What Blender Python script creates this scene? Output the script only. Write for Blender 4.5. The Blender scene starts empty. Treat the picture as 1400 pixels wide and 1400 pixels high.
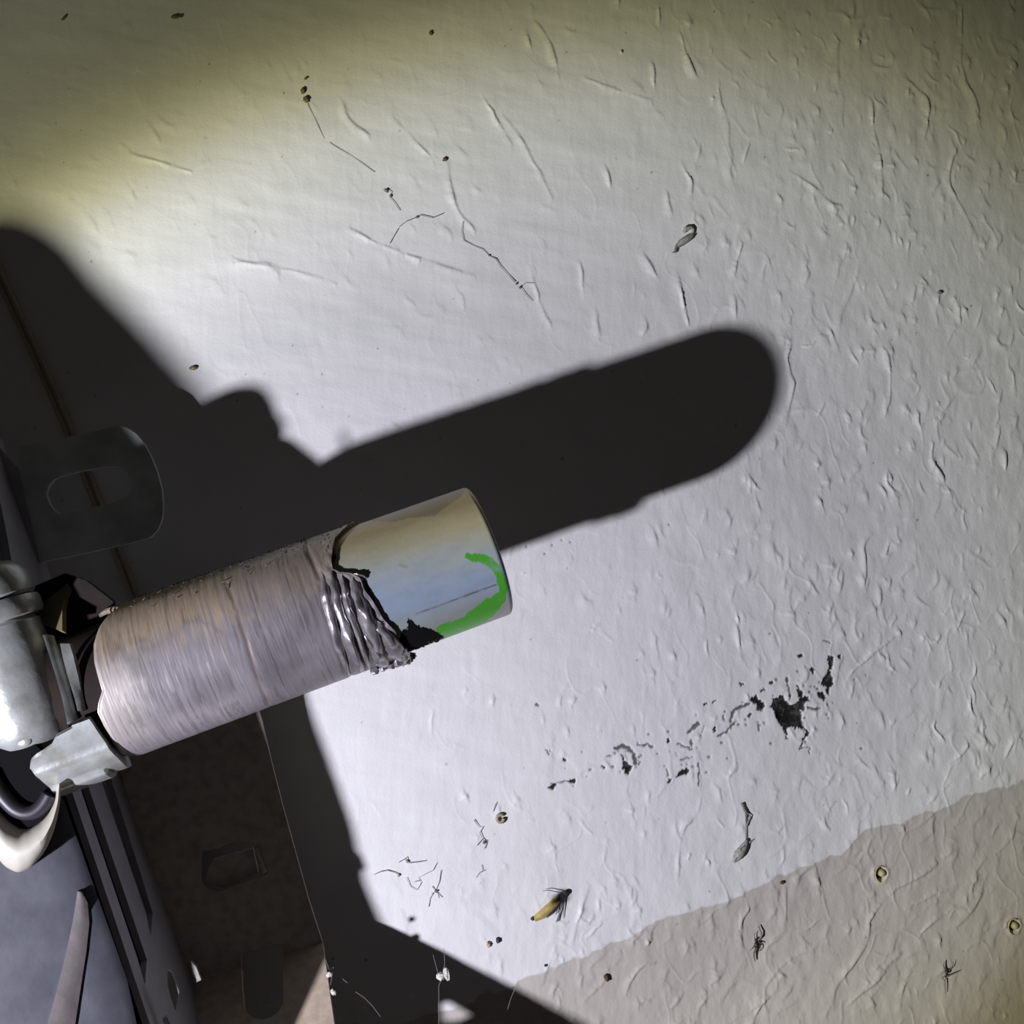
import bpy, bmesh, math, random
import numpy as np
from mathutils import Vector, Matrix
from mathutils.geometry import tessellate_polygon

random.seed(7)
rng = np.random.default_rng(11)
SC = bpy.context.scene
COL = SC.collection

# ------------------------------------------------------------------ camera
FPX, DIST = 1400.0, 0.247
YAW, ROLL = math.radians(10.0), math.radians(19.5)
Fv = np.array([math.sin(YAW), math.cos(YAW), 0.0])
R0 = np.array([math.cos(YAW), -math.sin(YAW), 0.0])
U0 = np.array([0.0, 0.0, 1.0])
Rt = math.cos(ROLL) * R0 - math.sin(ROLL) * U0
Up = math.sin(ROLL) * R0 + math.cos(ROLL) * U0
CAM = -Fv * DIST
cd = bpy.data.cameras.new('camera')
cd.sensor_width = 36.0
cd.lens = 36.0
cd.clip_start = 0.004
cd.clip_end = 20
cam = bpy.data.objects.new('camera', cd)
COL.objects.link(cam)
cam.matrix_world = Matrix(((Rt[0], Up[0], -Fv[0], CAM[0]), (Rt[1], Up[1], -Fv[1], CAM[1]),
                           (Rt[2], Up[2], -Fv[2], CAM[2]), (0, 0, 0, 1)))
SC.camera = cam

# ------------------------------------------------------------------ world, exposure
w = bpy.data.worlds.new('world')
SC.world = w
w.use_nodes = True
w.node_tree.nodes['Background'].inputs[0].default_value = (1.0, 0.93, 0.92, 1)
w.node_tree.nodes['Background'].inputs[1].default_value = 0.0165
SC.view_settings.view_transform = 'Standard'
SC.view_settings.look = 'None'
SC.view_settings.gamma = 1.0
SC.view_settings.exposure = 0.0
SC.view_settings.use_curve_mapping = False

# ------------------------------------------------------------------ the hand torch that lights the scene
LP = np.array([-0.2314, -0.2054, -0.0505])
LAIM = np.array([-0.0785, 0.0, -0.0390])     # where the beam's axis meets the wall
ld = bpy.data.lights.new('torch_beam', 'SPOT')
ld.energy = 4.0
ld.shadow_soft_size = 0.0042
ld.spot_size = math.radians(84)
ld.spot_blend = 0.25
ld.use_nodes = True
lt = ld.node_tree
em = lt.nodes['Emission']
tc = lt.nodes.new('ShaderNodeTexCoord')
sp = lt.nodes.new('ShaderNodeSeparateXYZ')
lt.links.new(tc.outputs['Normal'], sp.inputs[0])
ab = lt.nodes.new('ShaderNodeMath'); ab.operation = 'ABSOLUTE'
lt.links.new(sp.outputs[2], ab.inputs[0])
ac = lt.nodes.new('ShaderNodeMath'); ac.operation = 'ARCCOSINE'
lt.links.new(ab.outputs[0], ac.inputs[0])
dv = lt.nodes.new('ShaderNodeMath'); dv.operation = 'DIVIDE'
dv.inputs[1].default_value = math.radians(45)
lt.links.new(ac.outputs[0], dv.inputs[0])
rp = lt.nodes.new('ShaderNodeValToRGB')
lt.links.new(dv.outputs[0], rp.inputs[0])
RAMP = [(0.0, (0.93, 0.92, 1.06)), (15, (0.95, 0.94, 1.07)), (19.5, (0.96, 0.96, 1.05)), (22.5, (1.17, 1.18, 1.22)),
        (25.5, (1.18, 1.19, 1.08)), (27.6, (0.74, 0.71, 0.42)), (29.3, (0.34, 0.325, 0.16)), (31.2, (0.205, 0.20, 0.115)),
        (35, (0.18, 0.175, 0.11)), (41, (0.06, 0.06, 0.05))]
cr = rp.color_ramp
while len(cr.elements) < len(RAMP):
    cr.elements.new(0.5)
for e, (a, c) in zip(cr.elements, RAMP):
    e.position = a / 45.0
    e.color = (*c, 1)
lt.links.new(rp.outputs[0], em.inputs[0])
lob = bpy.data.objects.new('torch_beam', ld)
COL.objects.link(lob)
lob.location = LP
lob.rotation_euler = Vector(LAIM - LP).to_track_quat('-Z', 'Y').to_euler()


# ------------------------------------------------------------------ sight lines and small maths
def ray(px, py):
    return Fv + Rt * ((px - 700) / FPX) - Up * ((py - 700) / FPX)


def at_y(px, py, y=0.0):
    r = ray(px, py)
    return CAM + r * ((y - CAM[1]) / r[1])


def at_x(px, py, x):
    r = ray(px, py)
    return CAM + r * ((x - CAM[0]) / r[0])


def at_plane(px, py, p0, n):
    r = ray(px, py)
    return CAM + r * (np.dot(p0 - CAM, n) / np.dot(r, n))


def proj(p):
    q = np.asarray(p, float) - CAM
    d = q @ Fv
    return 700 + FPX * (q @ Rt) / d, 700 - FPX * (q @ Up) / d


def toward_light(px, py, p0, n):
    """point of the plane (p0, n) whose shadow falls on the wall where the sight line (px, py) meets it"""
    wp = at_y(px, py)
    r = LP - wp
    return wp + r * (np.dot(p0 - wp, n) / np.dot(r, n))


TIP = CAM + ray(669, 752) * 0.195
AY, AZ, XT = TIP[1], TIP[2], TIP[0]      # the shaft's axis runs along x at (AY, AZ)
RS = 0.0129                              # shaft radius


def on_cyl(px, py, R=RS, y0=None, z0=None):
    y0 = AY if y0 is None else y0
    z0 = AZ if z0 is None else z0
    r = ray(px, py)
    oy, oz = CAM[1] - y0, CAM[2] - z0
    a = r[1] ** 2 + r[2] ** 2
    b = oy * r[1] + oz * r[2]
    c = oy * oy + oz * oz - R * R
    disc = b * b - a * c
    t = (-b - math.sqrt(max(disc, 0.0))) / a
    p = CAM + r * t
    return p[0], math.atan2(p[2] - z0, -(p[1] - y0))


def cyl(x, ph, R):
    return (x, AY - R * math.cos(ph), AZ + R * math.sin(ph))


LAT = np.random.default_rng(5).random((256, 256)).astype(np.float32) * 2 - 1


def vn(x, y, s=1.0, seed=0):
    x = np.asarray(x, np.float32) * s + seed * 17.31 + 1000
    y = np.asarray(y, np.float32) * s + seed * 9.77 + 1000
    xi = np.floor(x).astype(np.int32); yi = np.floor(y).astype(np.int32)
    fx = x - xi; fy = y - yi
    fx = fx * fx * fx * (fx * (fx * 6 - 15) + 10); fy = fy * fy * fy * (fy * (fy * 6 - 15) + 10)
    x0 = xi & 255; x1 = (xi + 1) & 255; y0 = yi & 255; y1 = (yi + 1) & 255
    return (LAT[x0, y0] * (1 - fx) + LAT[x1, y0] * fx) * (1 - fy) + (LAT[x0, y1] * (1 - fx) + LAT[x1, y1] * fx) * fy


def fbm(x, y, s, n=4, seed=0):
    r = 0; a = 0.5
    for k in range(n):
        r = r + a * vn(x, y, s * 2 ** k, seed + k)
        a *= 0.5
    return r


def sstep(a, b, x):
    t = np.clip((x - a) / (b - a), 0, 1)
    return t * t * (3 - 2 * t)


def inside(poly, x, y):
    x = np.asarray(x); y = np.asarray(y)
    r = np.zeros(x.shape, bool)
    n = len(poly)
    for i in range(n):
        x1, y1 = poly[i]; x2, y2 = poly[(i + 1) % n]
        if y1 == y2:
            continue
        c = ((y1 > y) != (y2 > y)) & (x < (x2 - x1) * (y - y1) / (y2 - y1) + x1)
        r ^= c
    return r


def segdist(p, q, x, y):
    dx, dy = q[0] - p[0], q[1] - p[1]
    L2 = dx * dx + dy * dy + 1e-18
    t = np.clip(((x - p[0]) * dx + (y - p[1]) * dy) / L2, 0, 1)
    ex = x - p[0] - t * dx; ey = y - p[1] - t * dy
    return np.hypot(ex, ey), ex


def pathdist(pts, x, y):
    d = np.full(np.shape(x), 1e9)
    for a, b in zip(pts[:-1], pts[1:]):
        d = np.minimum(d, segdist(a, b, x, y)[0])
    return d


# ------------------------------------------------------------------ materials
def mat(name, col=(0.5, 0.5, 0.5), rough=0.5, metal=0.0, vcol=False, bump=None, mottle=None, stretch=None):
    """bump = (scale, strength, distance); mottle = (scale, second colour, amount); stretch scales object coordinates"""
    m = bpy.data.materials.new(name)
    m.use_nodes = True
    nt = m.node_tree
    b = nt.nodes['Principled BSDF']
    b.inputs['Base Color'].default_value = (*col, 1)
    b.inputs['Roughness'].default_value = rough
    b.inputs['Metallic'].default_value = metal
    src = None
    co = nt.nodes.new('ShaderNodeTexCoord').outputs['Object']
    if stretch:
        mp = nt.nodes.new('ShaderNodeMapping')
        mp.inputs['Scale'].default_value = stretch
        nt.links.new(co, mp.inputs[0])
        co = mp.outputs[0]
    if vcol:
        a = nt.nodes.new('ShaderNodeVertexColor')
        a.layer_name = 'Col'
        src = a.outputs[0]
    if mottle:
        n = nt.nodes.new('ShaderNodeTexNoise')
        n.inputs['Scale'].default_value = mottle[0]
        n.inputs['Detail'].default_value = 5
        nt.links.new(co, n.inputs[0])
        r = nt.nodes.new('ShaderNodeMapRange')
        r.inputs[1].default_value = 0.38; r.inputs[2].default_value = 0.66
        r.inputs[4].default_value = mottle[2]
        nt.links.new(n.outputs[0], r.inputs[0])
        mx = nt.nodes.new('ShaderNodeMix'); mx.data_type = 'RGBA'
        nt.links.new(r.outputs[0], mx.inputs[0])
        if src:
            nt.links.new(src, mx.inputs[6])
        else:
            mx.inputs[6].default_value = (*col, 1)
        mx.inputs[7].default_value = (*mottle[1], 1)
        src = mx.outputs[2]
    if src:
        nt.links.new(src, b.inputs['Base Color'])
    if bump:
        n = nt.nodes.new('ShaderNodeTexNoise')
        n.inputs['Scale'].default_value = bump[0]
        n.inputs['Detail'].default_value = 4
        nt.links.new(co, n.inputs[0])
        bp = nt.nodes.new('ShaderNodeBump')
        bp.inputs['Strength'].default_value = bump[1]
        bp.inputs['Distance'].default_value = bump[2]
        nt.links.new(n.outputs[0], bp.inputs['Height'])
        nt.links.new(bp.outputs[0], b.inputs['Normal'])
    return m


M_WALL = mat('wall_paint', rough=0.62, vcol=True, bump=(1500, 0.25, 0.0002))
M_SLEEVE = mat('ground_steel', rough=0.42, metal=0.35, vcol=True, stretch=(6.0, 0.5, 0.5), bump=(500, 0.28, 0.0001))
M_PLATED = mat('zinc_plated_steel', rough=0.38, metal=0.25, vcol=True, bump=(900, 0.25, 0.0001))
M_BURR = mat('torn_bright_steel', (0.42, 0.40, 0.43), 0.30, 0.70, bump=(900, 0.35, 0.0002), mottle=(500, (0.20, 0.18, 0.19), 0.6))
M_ZINC = mat('dull_zinc', (0.50, 0.53, 0.52), 0.34, 0.45, mottle=(240, (0.25, 0.24, 0.20), 0.65), bump=(500, 0.35, 0.0003))
M_YZINC = mat('yellow_zinc', (0.20, 0.17, 0.085), 0.5, 0.1, mottle=(300, (0.16, 0.14, 0.07), 0.8))
M_SHADESTEEL = mat('shade_dark_steel', (0.014, 0.011, 0.010), 0.8, 0.0, mottle=(260, (0.028, 0.016, 0.012), 0.6))  # near-black so the neck and the added plate look shaded
M_SHADESTEEL.node_tree.nodes['Principled BSDF'].inputs['Specular IOR Level'].default_value = 0.2
M_BLACK = mat('hollow_black', (0.006, 0.006, 0.007), 0.9)  # near-black standing in for shade inside the hollows
M_BLACK.node_tree.nodes['Principled BSDF'].inputs['Specular IOR Level'].default_value = 0.05
M_SEAL = mat('violet_grey_rubber', (0.022, 0.019, 0.026), 0.45)
M_CREAM = mat('cream_plastic', (0.42, 0.40, 0.34), 0.5, mottle=(90, (0.26, 0.24, 0.19), 0.55))
M_HOUSE = mat('blue_grey_paint', (0.085, 0.088, 0.106), 0.55, 0.0, mottle=(130, (0.050, 0.052, 0.066), 0.8), bump=(260, 0.25, 0.0004))
M_RIB = mat('dusty_brown_grey_paint', (0.105, 0.092, 0.090), 0.7, mottle=(420, (0.07, 0.06, 0.06), 0.7), bump=(500, 0.3, 0.0003))
M_PANEL = mat('grey_panel_paint', (0.40, 0.39, 0.43), 0.5, mottle=(200, (0.30, 0.29, 0.33), 0.6))
M_PLATE = mat('dusty_dark_plate', (0.46, 0.42, 0.37), 0.7, mottle=(420, (0.33, 0.285, 0.24), 0.8), bump=(700, 0.25, 0.0002))
M_FLANGE = mat('dusty_tan_steel', (0.58, 0.48, 0.37), 0.65, mottle=(500, (0.42, 0.33, 0.25), 0.7), bump=(900, 0.3, 0.0002))
M_EAR = mat('galvanised_ear', (0.70, 0.75, 0.74), 0.45, 0.2, mottle=(150, (0.45, 0.49, 0.48), 0.8))
M_COVER = mat('dark_cover_paint', (0.07, 0.07, 0.08), 0.6, mottle=(60, (0.05, 0.05, 0.055), 0.6))
M_CORD = mat('brown_cord', (0.50, 0.43, 0.32), 0.6)
M_DUST = mat('white_crumb', (0.62, 0.60, 0.55), 0.8, bump=(2500, 0.5, 0.0003))
M_BROWN = mat('brown_crumb', (0.10, 0.07, 0.04), 0.8)
M_OLIVE = mat('olive_crumb', (0.14, 0.12, 0.045), 0.8)
M_THREAD = mat('grey_thread', (0.17, 0.165, 0.165), 0.8)
M_THREADL = mat('pale_thread', (0.30, 0.29, 0.30), 0.8)
M_SILK = mat('grey_silk', (0.44, 0.44, 0.40), 0.8, mottle=(2500, (0.16, 0.16, 0.14), 0.8))
M_TAN = mat('tan_husk', (0.40, 0.33, 0.24), 0.7)
M_WING = mat('yellow_moth_wing', (0.56, 0.45, 0.12), 0.6, mottle=(900, (0.38, 0.30, 0.13), 0.8))
M_MHEAD = mat('dark_moth_body', (0.035, 0.035, 0.04), 0.6)
M_MLEG = mat('grey_moth_leg', (0.13, 0.13, 0.14), 0.7)
M_SPIDER = mat('dark_brown_spider', (0.035, 0.022, 0.02), 0.5)
M_SLEG = mat('brown_spider_leg', (0.16, 0.13, 0.11), 0.6)
M_PLUG = mat('yellowed_wall_plug', (0.50, 0.44, 0.27), 0.6, mottle=(900, (0.30, 0.26, 0.14), 0.6))


# ------------------------------------------------------------------ mesh helpers
class MB:
    def __init__(self):
        self.v = []; self.f = []

    def add(self, vs, fs):
        o = len(self.v)
        self.v += [tuple(map(float, p)) for p in vs]
        self.f += [tuple(i + o for i in f) for f in fs]
        return self

    def tube(self, pts, rad, n=6):
        pts = [np.asarray(p, float) for p in pts]
        if not hasattr(rad, '__len__'):
            rad = [rad] * len(pts)
        vs = []; fs = []
        ref = np.array([0.31, 0.77, 0.55])
        for i, p in enumerate(pts):
            t = pts[min(i + 1, len(pts) - 1)] - pts[max(i - 1, 0)]
            t = t / (np.linalg.norm(t) + 1e-12)
            a = np.cross(t, ref); a /= np.linalg.norm(a) + 1e-12
            b = np.cross(t, a)
            for k in range(n):
                q = 2 * math.pi * k / n
                vs.append(p + rad[i] * (a * math.cos(q) + b * math.sin(q)))
        for i in range(len(pts) - 1):
            for k in range(n):
                k2 = (k + 1) % n
                fs.append((i * n + k, i * n + k2, (i + 1) * n + k2, (i + 1) * n + k))
        fs.append(tuple(range(n - 1, -1, -1)))
        fs.append(tuple((len(pts) - 1) * n + k for k in range(n)))
        return self.add(vs, fs)

    def ellipsoid(self, c, ax, nu=10, nv=7, rough=0.0):
        """ax = three semi-axis vectors"""
        c = np.asarray(c, float); A = [np.asarray(a, float) for a in ax]
        vs = [c + A[2]]
        for j in range(1, nv):
            th = math.pi * j / nv
            for i in range(nu):
                ph = 2 * math.pi * i / nu
                s = 1 + random.uniform(-rough, rough)
                vs.append(c + s * (A[0] * math.sin(th) * math.cos(ph) + A[1] * math.sin(th) * math.sin(ph) + A[2] * math.cos(th)))
        vs.append(c - A[2])
        fs = []
        for i in range(nu):
            fs.append((0, 1 + i, 1 + (i + 1) % nu))
            fs.append((len(vs) - 1, 1 + (nv - 2) * nu + (i + 1) % nu, 1 + (nv - 2) * nu + i))
        for j in range(nv - 2):
            for i in range(nu):
                a = 1 + j * nu + i; b = 1 + j * nu + (i + 1) % nu
                fs.append((a, a + nu, b + nu, b))
        return self.add(vs, fs)

    def lathe(self, p0, axis, prof, n=64, closed=False):
        """prof = (t, r) along axis from p0"""
        p0 = np.asarray(p0, float); t = np.asarray(axis, float); t /= np.linalg.norm(t)
        a = np.cross(t, [0.2, 0.9, 0.33]); a /= np.linalg.norm(a); b = np.cross(t, a)
        vs = []; fs = []
        for (s, r) in prof:
            for k in range(n):
                q = 2 * math.pi * k / n
                vs.append(p0 + t * s + r * (a * math.cos(q) + b * math.sin(q)))
        m = len(prof)
        for i in range(m if closed else m - 1):
            i2 = (i + 1) % m
            for k in range(n):
                k2 = (k + 1) % n
                fs.append((i * n + k, i2 * n + k, i2 * n + k2, i * n + k2))
        if not closed:
            fs.append(tuple(range(n)))
            fs.append(tuple((m - 1) * n + k for k in range(n - 1, -1, -1)))
        return self.add(vs, fs)

    def plate(self, outer, holes, thick):
        """outer, holes = lists of coplanar 3-D points; thick = vector from the front face to the back face"""
        loops = [[Vector(p) for p in outer]] + [[Vector(p) for p in h] for h in holes]
        tris = tessellate_polygon(loops)
        pts = [p for l in loops for p in l]
        n = len(pts); th = Vector(thick)
        vs = [tuple(p) for p in pts] + [tuple(p + th) for p in pts]
        fs = []
        for t in tris:
            fs.append(tuple(t)); fs.append(tuple(i + n for i in reversed(t)))
        o = 0
        for l in loops:
            k = len(l)
            for i in range(k):
                a = o + i; b = o + (i + 1) % k
                fs.append((a, b, b + n, a + n))
            o += k
        return self.add(vs, fs)

    def build(self, name, m, parent=None, smooth=35, loc=None):
        me = bpy.data.meshes.new(name)
        off = np.asarray(loc if loc is not None else (0, 0, 0), float)
        me.from_pydata([tuple(np.asarray(p) - off) for p in self.v], [], self.f)
        bm = bmesh.new(); bm.from_mesh(me)
        bmesh.ops.recalc_face_normals(bm, faces=bm.faces)
        bm.to_mesh(me); bm.free()
        me.materials.append(m)
        if smooth:
            me.polygons.foreach_set('use_smooth', [True] * len(me.polygons))
            me.set_sharp_from_angle(angle=math.radians(smooth))
        o = bpy.data.objects.new(name, me)
        COL.objects.link(o)
        if loc is not None:
            o.location = off
        if parent is not None:
            o.parent = parent
            o.matrix_parent_inverse = Matrix.Translation(-Vector(parent.location))
        return o


def tag(o, label=None, cat=None, group=None, kind=None):
    if label: o['label'] = label
    if cat: o['category'] = cat
    if group: o['group'] = group
    if kind: o['kind'] = kind
    return o


def thing(name, label, cat, loc, group=None):
    o = bpy.data.objects.new(name, None)
    o.empty_display_size = 0.005
    COL.objects.link(o)
    o.location = tuple(map(float, loc))
    return tag(o, label, cat, group)


def grid_mesh(name, V, nu, nv, m, parent=None, cols=None, wrap=False, smooth=40):
    """V = (nu*nv, 3) array, u-major"""
    iu = np.arange(nu - 1)[:, None]
    jv = np.arange(nv if wrap else nv - 1)[None, :]
    j2 = (jv + 1) % nv
    q = np.stack([(iu * nv + jv), (iu * nv + j2), ((iu + 1) * nv + j2), ((iu + 1) * nv + jv)], -1).reshape(-1, 4)
    return quad_mesh(name, V, q, m, parent, cols, smooth)


def quad_mesh(name, V, q, m, parent=None, cols=None, smooth=None):
    me = bpy.data.meshes.new(name)
    me.vertices.add(len(V)); me.vertices.foreach_set('co', np.ascontiguousarray(V, np.float32).ravel())
    me.loops.add(q.size); me.loops.foreach_set('vertex_index', q.astype(np.int32).ravel())
    me.polygons.add(len(q))
    me.polygons.foreach_set('loop_start', np.arange(len(q), dtype=np.int32) * 4)
    me.update(calc_edges=True)
    me.polygons.foreach_set('use_smooth', np.ones(len(q), bool))
    if cols is not None:
        a = me.color_attributes.new('Col', 'FLOAT_COLOR', 'POINT')
        c = np.ones((len(V), 4), np.float32); c[:, :3] = cols
        a.data.foreach_set('color', c.ravel())
    me.materials.append(m)
    if smooth:
        me.set_sharp_from_angle(angle=math.radians(smooth))
    o = bpy.data.objects.new(name, me)
    COL.objects.link(o)
    if parent is not None:
        o.parent = parent
        o.matrix_parent_inverse = Matrix.Translation(-Vector(parent.location))
    return o


def arc(cx, cy, r, a0, a1, n=12, ry=None):
    ry = r if ry is None else ry
    return [(cx + r * math.cos(math.radians(a0 + (a1 - a0) * i / n)), cy + ry * math.sin(math.radians(a0 + (a1 - a0) * i / n)))
            for i in range(n + 1)]


# ================================================================== THE WALL
STEP = 0.00027
BL = 8
X0, Z0 = -0.166, -0.194
NXB, NZB = 172, 168
nx, nz = NXB * BL + 1, NZB * BL + 1
gx = X0 + np.arange(nx) * STEP
gz = Z0 + np.arange(nz) * STEP
GX, GZ = np.meshgrid(gx, gz, indexing='ij')
GX = GX.astype(np.float32); GZ = GZ.astype(np.float32)
MMX, MMZ = GX * 1000, GZ * 1000


def gpx(GX, GZ):
    qx, qz, qy = GX - CAM[0], GZ - CAM[2], -CAM[1]
    d = qx * Fv[0] + qy * Fv[1]
    u = qx * Rt[0] + qy * Rt[1] + qz * Rt[2]
    v = qx * Up[0] + qy * Up[1] + qz * Up[2]
    return 700 + FPX * u / d, 700 - FPX * v / d


WPX, WPY = gpx(GX, GZ)        # used to know which region of the wall a vertex lies in


def wmm(px, py):
    p = at_y(px, py)
    return p[0], p[2]


H = np.zeros((nx, nz), np.float32)
# region weights (how rough the trowelled paint is)
right = sstep(620, 1150, WPX + 0.25 * WPY - 150)
beige_edge = [(560, 1400), (700, 1347), (750, 1325), (800, 1305), (850, 1288), (880, 1268), (912, 1252), (950, 1247), (985, 1235),
              (1005, 1226), (1040, 1212), (1062, 1200), (1085, 1188), (1110, 1184), (1140, 1172), (1152, 1172), (1165, 1152),
              (1185, 1138), (1210, 1130), (1235, 1122), (1262, 1114), (1290, 1104), (1318, 1090), (1345, 1082), (1380, 1072), (1520, 1030)]
be = np.array(beige_edge)
edge_y = np.interp(WPX, be[:, 0], be[:, 1])
wob = 5 * vn(WPX, WPY, 0.05, 3) + 1.6 * vn(WPX, WPY, 0.16, 4)
beige = sstep(-1.5, 1.5, WPY + wob - edge_y) * (WPX > 400)
rough = 0.25 + 0.55 * right + 0.15 * beige
# long soft undulation, trowel drag marks, fine brush lines
H += 0.00030 * fbm(MMX, MMZ, 0.055, 3, 1)
ang = math.radians(-28)
du = MMX * math.cos(ang) + MMZ * math.sin(ang)
dvv = -MMX * math.sin(ang) + MMZ * math.cos(ang)
H += 0.00013 * (1 - right) * fbm(du * 0.28, dvv * 1.0, 0.20, 3, 7)
ang = math.radians(-19.5)
du2 = MMX * math.cos(ang) + MMZ * math.sin(ang); dv2 = -MMX * math.sin(ang) + MMZ * math.cos(ang)
H += 0.000034 * fbm(du2, dv2 * 0.14, 0.60, 3, 12) * (1.0 - 0.4 * right)
H += 0.00017 * rough * fbm(du2, dv2 * 0.5, 0.33, 4, 21)
# wandering ridges
wx = MMX + 2.2 * vn(MMX, MMZ, 0.16, 31); wz = MMZ + 2.2 * vn(MMX, MMZ, 0.16, 32)
n1 = vn(wx, wz * 0.55, 0.17, 40)
rid = np.exp(-(n1 / 0.075) ** 2) * sstep(-0.1, 0.5, vn(MMX, MMZ, 0.11, 44))
H += 0.00013 * rough * rid


def stroke(pts, h, wd, jit=0.00022):
    """a raised drip of paint along wall points (x, z)"""
    P = np.array(pts)
    for _ in range(2):                                    # round the corners, then let it wander
        q = [P[0]]
        for a, b in zip(P[:-1], P[1:]):
            q += [a * 0.75 + b * 0.25, a * 0.25 + b * 0.75]
        P = np.array(q + [P[-1]])
    sd = random.random() * 90
    cum = np.concatenate([[0], np.cumsum(np.hypot(*np.diff(P, axis=0).T))]) * 1000
    P = P + jit * np.stack([vn(cum, cum * 0 + sd, 0.45), vn(cum, cum * 0 + sd + 31, 0.45)], 1)
    lo = P.min(0) - 3.2 * wd; hi = P.max(0) + 3.2 * wd
    i0 = max(0, int((lo[0] - X0) / STEP)); i1 = min(nx, int((hi[0] - X0) / STEP) + 2)
    j0 = max(0, int((lo[1] - Z0) / STEP)); j1 = min(nz, int((hi[1] - Z0) / STEP) + 2)
    if i1 - i0 < 2 or j1 - j0 < 2:
        return
    x = GX[i0:i1, j0:j1]; z = GZ[i0:i1, j0:j1]
    best = np.full(x.shape, 1e9, np.float32); sgn = np.zeros(x.shape, np.float32)
    env = np.zeros(x.shape, np.float32); wv = np.ones(x.shape, np.float32)
    m = len(P) - 1
    for k in range(m):
        d, ex = segdist(P[k], P[k + 1], x, z)
        c = d < best
        best[c] = d[c]; sgn[c] = ex[c]
        t = (k + 0.5) / m
        env[c] = (math.sin(math.pi * (0.04 + 0.92 * t)) ** 0.6) * max(0.12, 0.68 + 0.75 * float(vn(cum[k], sd, 0.33, 3)))
        wv[c] = max(0.45, 1 + 0.7 * float(vn(cum[k], sd, 0.28, 5)))
    ww = np.where(sgn > 0, wd * 0.55, wd * 2.0) * wv
    H[i0:i1, j0:j1] += h * env * np.exp(-(best / ww) ** 2)


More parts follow.
